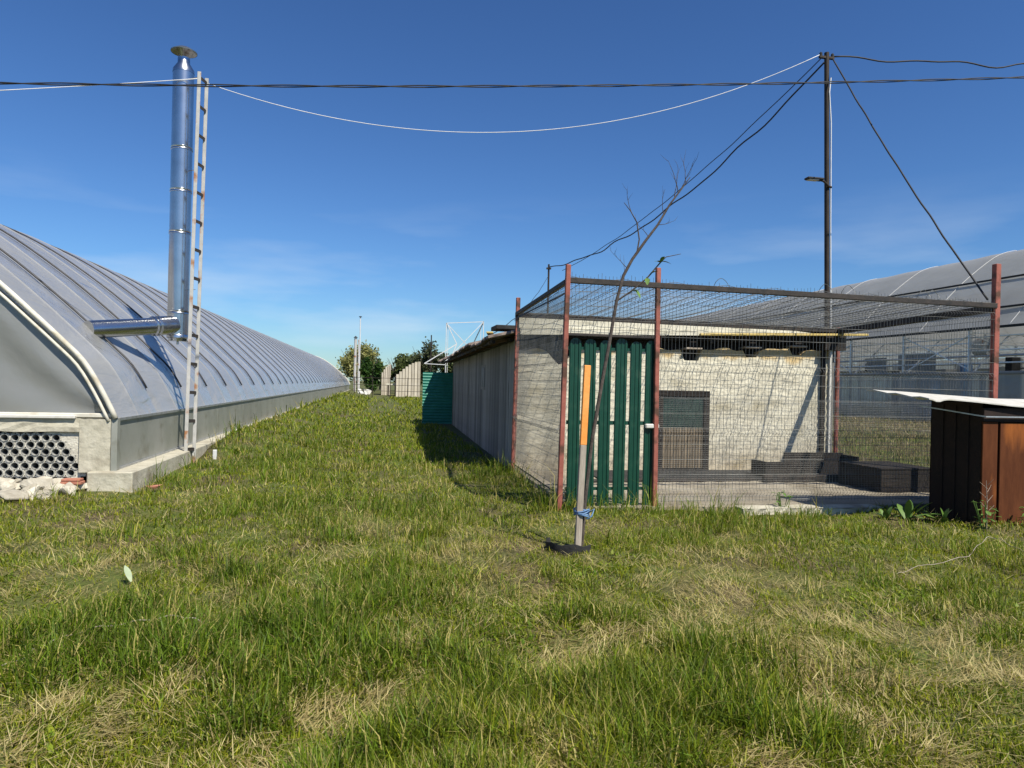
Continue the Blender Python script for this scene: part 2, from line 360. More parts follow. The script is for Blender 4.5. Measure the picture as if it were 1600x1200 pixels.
for y in ys:
    row = []
    ph = ((y - 11.7) / STEP) % 1.0; dr = min(ph, 1 - ph)
    sag = .05 * (math.sin(math.pi * ph) ** 2) ** .5 + .03 * math.exp(-((ph - .5) / .05) ** 2) - .016 * math.exp(-(dr / .011) ** 2)
    for k, (x, z) in enumerate(full):
        e = sag * max(.25, math.sin(math.pi * min(1, max(0, k / (len(full) - 1))))) ** .3
        nxn = (x + 9.05) / 5.5
        row.append((x - e * .6 * nxn, y, z - e * .75))
    P.append(row)
m.grid(P); m.build('roof_film', 'film', gh, smooth=True)
# ribs and straps share meshes
def along(pf, off, r, n, y, k0=0, k1=None):
    pts = []
    q = pf[k0:k1]
    for i, (x, z) in enumerate(q):
        a = Vector((q[min(i + 1, len(q) - 1)][0] - q[max(i - 1, 0)][0], 0, q[min(i + 1, len(q) - 1)][1] - q[max(i - 1, 0)][1])).normalized()
        nrm = Vector((-a.z, 0, a.x));
        if nrm.z < 0: nrm = -nrm
        if a.x < 0: nrm = Vector((a.z, 0, -a.x)) if Vector((a.z, 0, -a.x)).z > 0 else -Vector((a.z, 0, -a.x))
        pts.append(Vector((x, y, z)) + nrm * off)
    return MB().tube(pts, r, n)
rib = along(full, -.012, .016, 6, 11.7).build('arch_rib', 'rib_grey', gh, smooth=True)
k = 1
while 11.7 + k * STEP < GY1 - .3: dup(rib, (0, k * STEP, 0), gh); k += 1
strap = along(full, -.016, .017, 5, 12.775, 3, -3).build('strap', 'black_strap', gh, smooth=True)
k = 1
while 12.775 + k * STEP < GY1 - .3: dup(strap, (0, k * STEP, 0), gh); k += 1
# end frames: pale wide edge strip plus an inner pipe
for nm, off, r_, y in (('end_frame', .012, .036, GY0 - .03), ('end_pipe', -.09, .022, GY0 - .02)):
    along(full, off, r_, 8, y).build(nm, 'arch_white', gh, smooth=True)
along(full, .02, .05, 6, GY1 + .03).build('end_frame', 'arch_white', gh, smooth=True)
for y in (GY0 + .05, GY1 - .05):
    m = MB(); b = full
    nz_ = 9; P = []
    for i, (x, z) in enumerate(full):
        P.append([(x, y + .03 * math.sin(3 * x + j) * (j > 0) * (j < nz_), 1.0 + (z - 1.0) * j / nz_) for j in range(nz_ + 1)])
    m.grid(P); m.build('gable_film', 'film_gable', gh, smooth=True)
br = MB().tube([(WX - .35, GY0 + .2, 1.05), (WX - 2.3, GY0 + .2, 3.2)], .05, 6); br.build('brace', 'white_frame', gh)
br = MB().tube([(WX - 3.2, GY0 + .2, 1.0), (WX - 3.2, GY0 + .2, 4.0)], .05, 6); br.build('brace', 'white_frame', gh)
# side wall: one panel of grey sheet per bay, in a thin frame, over a concrete plinth
side = MB().box(WX - .03, WX - .005, GY0 + .12, GY0 + .12 + STEP * 1.5 - .02, .27, .965).build('side_panel', 'side_panel', gh)
k = 1
while GY0 + .12 + (k + 1) * STEP * 1.5 < GY1: dup(side, (0, k * STEP * 1.5, 0), gh); k += 1
MB().box(WX - .04, WX + .022, GY0 + .1, GY1, .955, .995).build('eave_strip', 'galv', gh)
MB().box(WX - .04, WX + .018, GY0 + .1, GY1, .262, .292).build('sill_strip', 'galv', gh)
MB().box(WX - .05, WX + .03, GY0 - .02, GY0 + .1, .25, 1.0).build('corner_post', 'side_panel', gh, bevel=.006)
MB().box(WX - 11, WX - 10.97, GY0, GY1, 0, .99).build('back_wall', 'side_panel', gh)
pl = MB().box(WX - .3, -3.27, GY0 - .16, GY1, -.2, .262).build('plinth', 'concrete_pale', gh, bevel=.015)
# end wall: concrete beam and pier round a bank of vent tubes
pier = MB(); 
def rough_box(m, x0, x1, y0, y1, z0, z1, n=(6, 3, 6), amp=.012):
    # box with a wavered front (y0) face
    nxx, _, nzz = n; P = []
    for i in range(nxx + 1):
        row = []
        for j in range(nzz + 1):
            x = x0 + (x1 - x0) * i / nxx; z = z0 + (z1 - z0) * j / nzz
            ed = (i in (0, nxx)) or (j in (0, nzz))
            row.append((x + random.uniform(-amp, amp) * (0 < j < nzz), y0 + random.uniform(-amp, amp), z + random.uniform(-amp, amp) * (0 < i < nxx)))
        P.append(row)
    m.grid(P)
    # sides
    m.add([P[0][0], P[-1][0], P[-1][-1], P[0][-1], (x0, y1, z0), (x1, y1, z0), (x1, y1, z1), (x0, y1, z1)],
          [(4, 5, 1, 0), (5, 6, 2, 1), (6, 7, 3, 2), (7, 4, 0, 3), (7, 6, 5, 4)])
    return m
rough_box(MB(), -4.0, WX - .055, GY0 - .02, GY0 + .16, .24, .985, (6, 1, 9), .005).build('pier', 'concrete_pale', gh)
rough_box(MB(), -14.4, -4.0, GY0 - .015, GY0 + .16, .80, .99, (60, 1, 3), .010).build('beam', 'concrete_pale', gh)
MB().box(-14.4, -4.05, GY0 - .06, GY0 + .03, .985, 1.03).build('ledge', 'white_sheet', gh, bevel=.008)
MB().box(-14.4, -3.6, GY0 + .0, GY0 + .06, 1.0, 1.06).build('bottom_pipe', 'arch_white', gh, bevel=.01)
PX, PZ, RI = .127, .110, .049
mort = MB(); holes = []
ends = [-4.42, -4.22, -4.12, -4.10, -4.06, -4.02, -4.03, -4.08, -4.15]
for r_ in range(9):
    z = -.02 + .055 + r_ * PZ * .88
    for c in range(0, 64):
        x = -3.99 - c * PX - (PX / 2 if r_ % 2 else 0)
        if x < -6.6: break
        w = PX / 2; hh = PZ * .88 / 2
        hole = x <= ends[8 - r_] if r_ else x <= -4.5
        outer = [(x - w, z - hh), (x + w, z - hh), (x + w, z + hh), (x - w, z + hh)]
        yy = GY0 + .03
        if hole:
            n = 16; ang = [2 * math.pi * q / n for q in range(n)]
            inn = [(x + RI * math.cos(t), z + RI * .97 * math.sin(t)) for t in ang]
            out = []
            for t in ang:
                cx_, sz_ = math.cos(t), math.sin(t); sc = min(w / abs(cx_) if abs(cx_) > 1e-6 else 9, hh / abs(sz_) if abs(sz_) > 1e-6 else 9)
                out.append((x + cx_ * sc, z + sz_ * sc))
            vs = [(a, yy, b_) for a, b_ in inn] + [(a, yy - random.uniform(0, .006), b_) for a, b_ in out]
            mort.add(vs, [(q, (q + 1) % n, (q + 1) % n + n, q + n) for q in range(n)])
            holes.append((x, z))
        else:
            mort.add([(a, yy, b_) for a, b_ in outer], [(0, 1, 2, 3)])
mort.box(-14.4, -6.6, GY0 + .03, GY0 + .1, -.05, .82)
bank = mort.build('vent_panel', 'mortar', gh)
n = 16; vs = []; 
tb = MB()
for rr, yy in ((RI + .004, -.012), (RI + .004, .25)): vs += [(rr * math.cos(2 * math.pi * q / n), yy, rr * .97 * math.sin(2 * math.pi * q / n)) for q in range(n)]
for rr, yy in ((RI - .004, -.012), (RI - .004, .25)): vs += [(rr * math.cos(2 * math.pi * q / n), yy, rr * .97 * math.sin(2 * math.pi * q / n)) for q in range(n)]
fs = []
for q in range(n):
    a = (q + 1) % n
    fs += [(q, a, a + n, q + n), (q + 2 * n, a + 2 * n, a + 3 * n, q + 3 * n), (q, a, a + 2 * n, q + 2 * n)]
tb.add(vs, fs)
tme = None
for x, z in holes:
    if tme is None:
        tb.v = [(v[0] + gh.location.x, v[1] + gh.location.y, v[2]) for v in tb.v]
        to = tb.build('vent_tube', 'tube_grey', gh, smooth='auto'); tme = to
    else:
        to = tme.copy(); COL.objects.link(to); to.parent = gh
    to.location = (x - gh.location.x, GY0 + .03 - gh.location.y + random.uniform(-.006, .008), z)
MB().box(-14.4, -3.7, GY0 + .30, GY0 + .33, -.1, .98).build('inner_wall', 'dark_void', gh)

# ------------------------------------------------------------------ rubble under the end wall
def stone(cx, cy, cz, sx, sy, sz, seed, name, m, label, cat, group=None):
    import bmesh
    rd = random.Random(seed); bm = bmesh.new()
    pts = [Vector((rd.uniform(-1, 1) * sx, rd.uniform(-1, 1) * sy, rd.uniform(-1, 1) * sz)) for _ in range(11)]
    for p in pts: bm.verts.new(p)
    r_ = bmesh.ops.convex_hull(bm, input=bm.verts)
    bmesh.ops.delete(bm, geom=[v for v in bm.verts if not v.link_faces], context='VERTS')
    bmesh.ops.bevel(bm, geom=list(bm.edges), offset=min(sx, sy, sz) * .12, segments=1, affect='EDGES')
    me = bpy.data.meshes.new(name); bm.to_mesh(me); bm.free(); me.materials.append(M[m])
    o = bpy.data.objects.new(name, me); COL.objects.link(o); o.location = (cx, cy, cz); o.rotation_euler = (0, 0, rd.uniform(0, 6))
    return tag(o, label, cat, group)
sl = 'jagged pale chunk of broken concrete in the rubble below the vent tubes'
for i in range(66):
    x = -3.98 - 1.75 * random.random(); fr = random.random(); y = 10.62 - 1.9 * fr * min(1, (-3.75 - x) / 1.2)
    s_ = random.uniform(.08, .28)
    stone(x, y, .10 - .10 * fr, s_, s_ * .75, s_ * .55, i, 'rubble_stone', 'rubble', sl, 'stone', 'rubble under the vented end wall')
bl = thing('broken_brick', (-3.98, 10.5, .0), 'red broken hollow brick lying on the rubble beside the plinth corner', 'brick')
MB().box(-4.12, -3.86, 10.42, 10.56, .11, .15).build('shell', 'brick_red', bl, bevel=.006)
MB().box(-4.11, -3.88, 10.42, 10.56, .155, .185).build('shell', 'brick_red', bl, bevel=.006)
stone(-3.95, 10.47, .07, .16, .12, .05, 77, 'flat_stone', 'rubble', 'flat mortar-covered stone carrying the red broken brick', 'stone')
stone(-3.05, 10.75, .03, .14, .10, .03, 78, 'brick_shard', 'brick_red', 'orange brick shard in the grass by the plinth corner', 'brick')

# ------------------------------------------------------------------ flue and ladder mast
fl = thing('flue_pipe', (-3.60, 13.95, 2.2), 'tall stainless steel flue with cone cap and side duct into the film greenhouse', 'chimney')
cx, cy = -3.60, 13.95
fr_ = .182
def cyl(name, z0, z1, r, m='stainless'):
    return MB().lathe([(r - .01, z0), (r, z0 + .004), (r, z1 - .004), (r - .01, z1)], (cx, cy, 0), 40).build(name, m, fl, smooth='auto')
zs = [2.32, 2.78, 4.25, 5.02, 5.80, 7.220]
for a, b in zip(zs, zs[1:]): cyl('pipe_section', a, b, fr_)
for z in zs[1:-1]:
    MB().lathe([(fr_, z - .035), (fr_ + .008, z - .03), (fr_ + .008, z - .01), (fr_ + .002, z), (fr_ + .008, z + .01), (fr_ + .008, z + .03), (fr_, z + .035)], (cx, cy, 0), 40).build('joint_band', 'stainless', fl, smooth='auto')
MB().lathe([(fr_ + .004, 7.200), (fr_, 7.260), (.105, 7.380), (.105, 7.480), (.098, 7.480), (.098, 7.360)], (cx, cy, 0), 40).build('neck', 'stainless', fl, smooth='auto')
for q in range(3):
    t = 2 * math.pi * q / 3 + .4
    MB().bar((cx + .1 * math.cos(t), cy + .1 * math.sin(t), 7.460), (cx + .15 * math.cos(t), cy + .15 * math.sin(t), 7.600), .02, .005).build('cap_strut', 'stainless', fl)
MB().lathe([(.225, 7.580), (.228, 7.595), (.12, 7.660), (.001, 7.690), (.001, 7.680), (.12, 7.645), (.22, 7.582)], (cx, cy, 0), 40).build('cone_cap', 'stain_dark', fl, smooth='auto')
MB().lathe([(.001, 2.25), (.15, 2.25), (fr_ - .02, 2.30), (fr_ + .006, 2.31), (fr_ + .006, 2.36), (fr_, 2.37)], (cx, cy, 0), 40).build('drain_cap', 'stainless', fl, smooth='auto')
MB().lathe([(.001, 2.19), (.02, 2.19), (.02, 2.26)], (cx, cy, 0), 12).build('drain_nipple', 'stainless', fl)
A = Vector((cx - .05, cy - .08, 2.54)); B = Vector((-4.62, 12.62, 2.33))
dv = (B - A).normalized()
MB().tube([A, A + dv * .35], .172, 36).build('duct_elbow', 'stainless', fl, smooth='auto')
MB().tube([A + dv * .33, B], .150, 36).build('duct', 'stainless', fl, smooth='auto')
for d_ in (.32, .40): MB().tube([A + dv * d_, A + dv * (d_ + .02), A + dv * (d_ + .04)], [.155, .178, .155], 36).build('joint_band', 'stainless', fl, smooth='auto')

lm = thing('ladder_mast', (-3.3, 13.9, 0), 'white rust-stained steel ladder standing upright against the flue', 'ladder')
a0, a1 = Vector((-3.32, 13.55, -.1)), Vector((-3.23, 13.55, 7.10)); b0, b1 = Vector((-3.22, 13.72, -.1)), Vector((-3.14, 13.72, 7.06))
for p, q in ((a0, a1), (b0, b1)):
    mm = MB(); mm.bar(p, q, .056, .012, up=(0, 1, 0)); mm.bar(p + Vector((-.028, .03, 0)), q + Vector((-.028, .03, 0)), .012, .06, up=(0, 1, 0)); mm.build('rail', 'white_metal', lm)
nr = 14; rg = None
for i in range(nr):
    z = .32 + i * .53; f = (z + .1) / 7.38
    p = a0.lerp(a1, f); q = b0.lerp(b1, f)
    mm = MB(); mm.bar(p + Vector((-.02, .01, 0)), q + Vector((-.02, -.01, 0)), .05, .008); mm.bar(p + Vector((.003, .01, -.03)), q + Vector((.003, -.01, -.03)), .008, .05); mm.build('rung', 'rail_dark', lm)  # near-black metal on the rungs stands for their shade
for z in (3.2, 5.4, 7.1): MB().bar((-3.45, 13.9, z), (-3.28, 13.8, z), .03, .006).build('bracket', 'stainless', lm)

# ------------------------------------------------------------------ dog run (wire cage with green gate)
CX0, CX1, CY0, CY1 = 2.36, 8.76, 8.68, 12.30
cg = thing('wire_run', (5.5, 10.5, 0), 'wire mesh dog run with red posts and mesh roof built against the plastered shed', 'cage')
def post(x, y, z0, z1, lean=(0, 0), w=.06, m='red_paint', name='post'):
    return MB().bar((x, y, z0), (x + lean[0], y + lean[1], z1), w, w).build(name, m, cg, bevel=.006)
post(2.32, 8.63, -.1, 3.13, (.05, 0)); post(3.62, 8.68, -.1, 3.16, (-.02, 0)); post(8.80, 8.70, -.1, 3.50, (.02, 0), .085)
post(2.44, 12.3, -.1, 3.14, (.03, 0), .07); post(8.85, 12.28, -.1, 2.85, (.0, 0), .06)
post(6.2, 12.28, 2.45, 2.84, w=.04, m='rail_dark', name='prop')
def rail(p, q, w=.07): return MB().bar(p, q, w, w).build('rail', 'rail_dark', cg, bevel=.005)
ZF, ZB = 2.92, 2.80
rail((2.35, 8.68, ZF + .02), (8.80, 8.68, ZF - .03)); rail((2.42, 12.26, ZB + .03), (8.9, 12.26, ZB - .02), .09)
rail((2.37, 8.7, ZF), (2.45, 12.3, ZB + .05), .06); rail((8.80, 8.7, ZF - .06), (8.84, 12.3, ZB - .03), .10)
rail((2.36, 8.66, 2.25), (3.62, 8.69, 2.25), .035)
def wire_run(m, pts, r):
    m.tube(pts, r, 4, cap=False)
FOLD = (.22, 1.02, 1.86, 2.74)
def panel(p, q, z0, z1, name='mesh_panel', folds=FOLD, pitch=.05, out=(0, -1, 0), spike=.09):
    p = Vector(p); q = Vector(q); d = q - p; Ln = d.length; d.normalize(); o = Vector(out); m = MB()
    n = int(Ln / pitch)
    lv = [z0]
    for f in folds: lv += [f - .05, f, f + .05]
    lv += [z1 + spike]; lv = sorted(z for z in lv if z0 <= z <= z1 + spike)
    def off(z):
        for f in folds:
            if abs(z - f) < .012: return .05
        return 0
    for i in range(n + 1):
        b = p + d * (i * pitch); jig = random.uniform(-.004, .004); 
        top = random.uniform(-.03, .03)
        wire_run(m, [b + o * off(z) + d * (jig * z * .5) + Vector((0, 0, z + (top if z == lv[-1] else 0))) for z in lv], .0026)
    zs_ = sorted(set([z0 + .02] + [round(.2 * k + .06, 2) for k in range(1, 15) if all(abs(.2 * k + .06 - f) > .09 for f in folds)] + [f + e_ for f in folds for e_ in (-.05, .05)]))
    for z in zs_:
        if z0 <= z <= z1:
            wire_run(m, [p + o * .005 + Vector((0, 0, z + random.uniform(-.004, .004))), (p + q) / 2 + o * .005 + Vector((0, 0, z)), q + o * .005 + Vector((0, 0, z + random.uniform(-.006, .006)))], .0026)
    return stuff(m.build(name, 'wire', cg))
panel((3.66, 8.66, 0), (6.2, 8.66, 0), .10, 2.9); panel((6.2, 8.655, 0), (8.76, 8.66, 0), .10, 2.88)
panel((2.37, 8.68, 0), (2.45, 12.3, 0), .05, 2.82, out=(-1, 0, 0), spike=.03)
panel((8.80, 8.68, 0), (8.85, 12.3, 0), .10, 2.80, out=(1, 0, 0), spike=.02)
# panel over the gate
m = MB()
for i in range(26):
    x = 2.38 + i * .05; wire_run(m, [(x, 8.66, 2.26), (x, 8.66, 2.70), (x, 8.62, 2.75), (x, 8.66, 2.80), (x, 8.66, 3.02 + random.uniform(-.03, .03))], .0026)
for z in (2.45, 2.62, 2.7, 2.8, 2.95): wire_run(m, [(2.36, 8.655, z), (3.62, 8.655, z)], .0026)
stuff(m.build('mesh_panel', 'wire', cg))
# fine mesh on the lower half
m = MB(); n = int((8.74 - 3.66) / .025)
for i in range(n):
    x = 3.66 + i * .025; wire_run(m, [(x, 8.70, .09 - .02 * (i % 2)), (x + random.uniform(-.003, .003), 8.70, 1.48)], .0010)
for k in range(56): wire_run(m, [(3.66, 8.702, .1 + k * .025), (6.2, 8.702, .1 + k * .025 - .004), (8.74, 8.702, .1 + k * .025)], .0010)
stuff(m.build('fine_mesh', 'wire_fine', cg))
m = MB(); n = int(3.6 / .05)
for i in range(n):
    y = 8.72 + i * .05; x = 2.41 + .08 * (y - 8.7) / 3.6; wire_run(m, [(x, y, .08), (x, y, 2.2)], .0010)
for k in range(22): wire_run(m, [(2.41, 8.7, .1 + k * .1), (2.49, 12.3, .1 + k * .1)], .0012)
stuff(m.build('fine_mesh', 'wire_fine', cg))
# mesh roof
def rz(x, y): 
    f = (y - 8.68) / 3.6; return ZF + .05 + (ZB - ZF) * f - .07 * math.sin(math.pi * f) * (.6 + .4 * math.sin(x * 1.3)) - .035 * (x - 2.4) / 6.4
m = MB()
for k in range(36):
    x0 = 2.45 + k * .18
    if x0 > 8.78: break
    for dx in ((0, .05) if k % 4 == 0 else (0,)):
        x = x0 + dx; wire_run(m, [(x, 8.68 + j * .36, rz(x, 8.68 + j * .36) + (.0)) for j in range(11)], .0042)
for k in range(36):
    y = 8.70 + k * .1; pts = []
    x = 2.42
    while x < 8.8:
        ph = int(round((x - 2.45) / .18)) % 4
        pts.append((x, y, rz(x, y) + (.03 if ph == 0 else 0))); x += .18
    wire_run(m, pts, .003)
stuff(m.build('roof_mesh', 'wire', cg))
m = MB()
for cxl in (4.5, 6.05, 6.4, 7.6, 7.75):
    wire_run(m, [(cxl + .11 * math.cos(t), 8.68 + .03 * math.sin(2 * t), 2.96 + .11 * math.sin(t)) for t in np.linspace(0, math.pi * 1.1, 9)], .004)
stuff(m.build('wire_loops', 'wire', cg))
# green gate
gt = MB().box(2.42, 3.58, 8.735, 8.76, 1.10, 1.15).build('gate', 'green_paint', cg)
for z in (.25, 2.06): MB().box(2.42, 3.58, 8.735, 8.76, z, z + .04).build('cross_bar', 'green_paint', gt)
pk = MB()
poly = []
w = .158; hgt = 2.21
prof_x = [(1.1 * a_, b_) for a_, b_ in [(-.0725, 0), (-.060, -.012), (-.042, -.012), (-.034, 0), (-.012, 0), (-.006, -.008), (.006, -.008), (.012, 0), (.034, 0), (.042, -.012), (.060, -.012), (.0725, 0)]]
P = []
nr_ = 10
for j in range(nr_ + 1):
    row = []
    for (x, y) in prof_x:
        f = j / nr_; top = hgt - .075 + .075 * math.sqrt(max(0, 1 - (x / .07985) ** 2))
        z = .06 + (top - .06) * f if j == nr_ else .06 + (hgt - .075 - .06) * j / (nr_ - 1)
        row.append((x, y, z))
    P.append(row)
pk.grid(P); back = [[(x, y + .004, z) for x, y, z in r_] for r_ in P]
pk.grid(back)
xs_ = [2.515 + i * .206 for i in range(6)]
bv = pk.v
pk.v = [(x + xs_[0], y + 8.722, z) for x, y, z in bv]
p0 = pk.build('picket', 'green_paint', gt, smooth='auto')
for i, x in enumerate(xs_[1:]):
    c = dup(p0, (x - xs_[0], 0, random.uniform(-.02, .01)), gt); c.rotation_euler = (0, random.uniform(-.004, .004), 0)
MB().box(3.47, 3.66, 8.66, 8.71, 1.06, 1.12).build('latch', 'white_sheet', gt, bevel=.012)

# ------------------------------------------------------------------ shed
sh = thing('plastered_shed', (5.6, 12.4, 0), 'low shed with peeling cream plastered front wall behind the wire mesh run', 'shed')
SY = 12.42
def wall_front():
    # grid of quads with three beam pockets and a ragged top; thickness behind
    xs = [2.5 + .07 * i for i in range(91)]; x1 = xs[-1]
    def top(x):
        t = 2.20 + .035 * (x - 2.5) + .03 * math.sin(x * 5.1) + .02 * math.sin(x * 13.7)
        if 3.05 < x < 3.55: t -= .28 * (1 - abs(x - 3.3) / .25)
        return t
    pockets = [(5.70, 6.02, 2.12), (6.92, 7.24, 2.22), (7.90, 8.19, 2.29)]
    m = MB(); P = []
    zn = 30
    for x in xs:
        t = top(x)
        for a, b, z in pockets:
            if a <= x <= b: t = z
        row = []
        for j in range(zn + 1):
            z = -.05 + (t + .05) * j / zn
            yy = SY - .012 * (vnoise(x, z, .35, 5) - .5) * 2 - .007 * math.sin(z * 2 * math.pi / .17 + 3 * float(vnoise(x, z, 1.2, 6))) - .010 * (vnoise(x, z, .12, 8) - .5)
            row.append((x, float(yy), z))
        P.append(row)
    m.grid(P)
    # top return
    m.grid([[P[i][-1], (P[i][-1][0], SY + .22, P[i][-1][2])] for i in range(len(P))])
    m.grid([[P[0][j], (P[0][j][0], SY + .22, P[0][j][2])] for j in range(len(P[0]))])
    m.grid([[P[-1][j], (P[-1][j][0], SY + .22, P[-1][j][2])] for j in range(len(P[0]))])
    return m
wall_front().build('front_wall', 'plaster', sh, smooth='auto')
MB().box(2.55, 8.75, SY + .20, SY + .26, 0, 2.75).build('inner_wall', 'dark_wood', sh)
for a, z in ((5.76, 2.36), (6.98, 2.42), (7.95, 2.47)):
    MB().box(a - .06, a + .26, SY - .12, SY + .3, z - .03, z).build('rafter_board', 'stake_wood', sh, bevel=.004)
    MB().box(a + .02, a + .16, SY - .08, SY + .3, z + .01, z + .12).build('rafter', 'dark_wood', sh, bevel=.004)
MB().bar((2.5, SY + .05, 2.52), (8.9, SY + .05, 2.60), .12, .14).build('wall_plate', 'dark_wood', sh)  # plate, rafters and inner wall near-black, painting in the shade under the eave
# fascia boards, layered and tapering
f1 = MB().prism([(2.48, 2.60), (6.4, 2.66), (8.25, 2.71), (7.9, 2.74), (7.0, 2.77), (6.1, 2.79), (2.48, 2.78)], SY - .20, SY - .175).build('fascia_board', 'cream_board', sh)
f2 = MB().prism([(2.50, 2.48), (6.5, 2.60), (8.6, 2.695), (6.5, 2.655), (2.50, 2.59)], SY - .23, SY - .205).build('fascia_board', 'cream_board', sh)
MB().bar((5.9, SY - .25, 2.60), (9.42, SY - .25, 2.715), .05, .045).build('eave_pole', 'yellow_wood', sh, bevel=.008)
MB().box(8.55, 9.0, SY - .18, SY + .1, 2.40, 2.68).build('corner_board', 'dark_wood', sh)
MB().bar((8.72, SY - .10, -.05), (8.72, SY - .10, 2.42), .05, .05).build('corner_strip', 'white_sheet', sh, bevel=.004)
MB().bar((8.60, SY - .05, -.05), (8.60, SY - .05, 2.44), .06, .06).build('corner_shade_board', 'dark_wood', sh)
MB().box(8.82, 8.86, SY - .02, 26.8, -.05, 2.5).build('right_wall', 'grey_plank', sh)
# left wall of grey planks
pl0 = None; y = SY + .26; k = 0
while y < 26.9:
    if pl0 is None:
        pl0 = MB().box(2.50, 2.53, y, y + .186, -.05, 2.40).build('plank', 'grey_plank', sh, bevel=.004)
        c = pl0; 
    else: c = dup(pl0, (random.uniform(-.008, .008) + k * .2 * .03, k * .2, random.uniform(-.03, .02)), sh)
    y += .2; k += 1
MB().add([(2.56, SY + .3, -.05), (3.0, 26.8, -.05), (3.0, 26.8, 2.4), (2.56, SY + .3, 2.4), (2.62, SY + .3, -.05), (3.06, 26.8, -.05), (3.06, 26.8, 2.4), (2.62, SY + .3, 2.4)], [(0, 1, 2, 3), (7, 6, 5, 4), (0, 4, 5, 1), (3, 2, 6, 7), (0, 3, 7, 4), (1, 5, 6, 2)]).build('plank_backing', 'dark_wood', sh)
MB().bar((2.47, SY - .01, -.05), (2.47, SY - .01, 2.42), .05, .06).build('corner_post', 'cream_board', sh, bevel=.006)
wd = MB().box(2.610, 2.635, 16.9, 17.5, 1.45, 2.05).build('window', 'grey_plank', sh)
MB().box(2.603, 2.625, 16.96, 17.19, 1.51, 1.99).build('pane', 'pane', wd); MB().box(2.603, 2.625, 17.22, 17.44, 1.51, 1.99).build('pane', 'pane', wd)
# roof: row of overhanging sheets, ragged along the left edge
y = SY - .1; k = 0
while y < 27.2:
    ln = random.uniform(.95, 1.15); j1, j2 = random.uniform(-.15, .06), random.uniform(-.02, .05)
    m = MB(); P = []
    for i in range(13):
        yy = y + ln * i / 12; wv = .022 * math.sin(2 * math.pi * i / 3)
        P.append([(1.98 + j1 + .035 * (yy - 12.4), yy, 2.42 + wv + j2), (2.7, yy, 2.60 + wv + j2), (5.6, yy, 2.84 + wv + j2), (8.95, yy, 2.76 + wv + j2)])
    m.grid(P); m.grid([[(a, b, c - .035) for a, b, c in r_] for r_ in P])
    m.grid([[r_[0], (r_[0][0], r_[0][1], r_[0][2] - .035)] for r_ in P]); m.grid([[q, (q[0], q[1], q[2] - .035)] for q in P[0]])
    m.build('roof_sheet', 'roof_sheet', sh, smooth='auto'); y += ln - .05; k += 1
for z, xo in ((2.36, 2.08), (2.40, 2.40)): MB().bar((xo, SY + .1, z), (xo + .45, 27, z - .02), .06, .05).build('eave_purlin', 'dark_wood', sh)
y = SY + .4
while y < 27:
    MB().bar((2.02 + .035 * (y - 12.4), y, 2.335), (2.62 + .03 * (y - 12.4), y, 2.47), .05, .06).build('rafter_tail', 'eave_wood', sh); y += 1.15
# kennel door in the front wall
kd = MB().box(5.16, 5.26, SY - .13, SY - .06, .02, 1.54).build('kennel_door', 'dark_wood', sh, bevel=.005)
kd['label'] = 'dark framed kennel door with tan lower boards'
MB().box(6.08, 6.19, SY - .13, SY - .06, .02, 1.54).build('stile', 'dark_wood', kd, bevel=.005)
MB().box(5.16, 6.19, SY - .135, SY - .06, 1.44, 1.55).build('head_rail', 'dark_wood', kd, bevel=.005)
MB().box(5.26, 6.08, SY - .10, SY - .07, .80, 1.44).build('screen', 'kennel_green', kd)
sl0 = MB().box(5.27, 5.315, SY - .11, SY - .07, .10, .86).build('slat', 'kennel_tan', kd, bevel=.004)
for i in range(1, 15): dup(sl0, (i * .055, 0, 0), kd)
MB().box(5.16, 6.19, SY - .14, SY - .06, .0, .09).build('sill', 'dark_wood', kd)

# scraps on the shed roof
o = MB().box(2.15, 2.55, 12.7, 13.3, 2.60, 2.68).build('roof_scrap', 'tar', bevel=.01); tag(o, 'black tarred block lying on the shed roof edge', 'block')
o = MB().bar((2.0, 12.5, 2.52), (2.3, 14.2, 2.58), .12, .03).build('roof_plank', 'yellow_wood', bevel=.004); tag(o, 'weathered plank lying along the shed roof edge', 'plank')

# floor slab, kerb and things inside the run
sb = MB(); P = []
for i in range(40):
    P.append([(2.52 + 6.48 * i / 39, 8.60 + (3.80) * j / 20 + (.05 * math.sin(i * .9) if j == 0 else 0), .045 + .008 * math.sin(i * j * .3)) for j in range(21)])
sb.grid(P); sb.grid([[r_[0], (r_[0][0], r_[0][1], -.08)] for r_ in P]); sb.grid([[q, (q[0], q[1], -.08)] for q in P[0]]); o = struct(sb.build('yard_slab', 'slab', smooth=True))
kb = rough_box(MB(), 4.7, 6.75, 8.34, 8.60, -.06, .055, (26, 1, 2), .014).build('kerb', 'concrete_pale'); struct(kb)
o = MB().box(6.42, 8.72, 10.75, 10.83, .03, .17).build('timber_board', 'rail_dark', bevel=.006); tag(o, 'long dark board lying on the floor of the wire run', 'board')  # this board and the floor plank are near-black
tr = thing('feed_trough', (7.7, 11.5, .04), 'long dark wooden trough standing inside the wire run by the shed corner', 'trough')
MB().box(6.78, 8.66, 11.30, 11.34, .04, .33).build('front_board', 'dark_wood', tr, bevel=.004)
MB().box(7.45, 8.66, 11.80, 11.84, .04, .45).build('back_board', 'dark_wood', tr, bevel=.004)
MB().box(6.78, 6.82, 11.34, 11.80, .04, .33).build('end_board', 'dark_wood', tr, bevel=.004)
MB().box(8.62, 8.66, 11.34, 11.80, .04, .42).build('end_board', 'dark_wood', tr, bevel=.004)
MB().box(6.82, 8.62, 11.34, 11.80, .05, .09).build('bottom_board', 'dark_wood', tr)
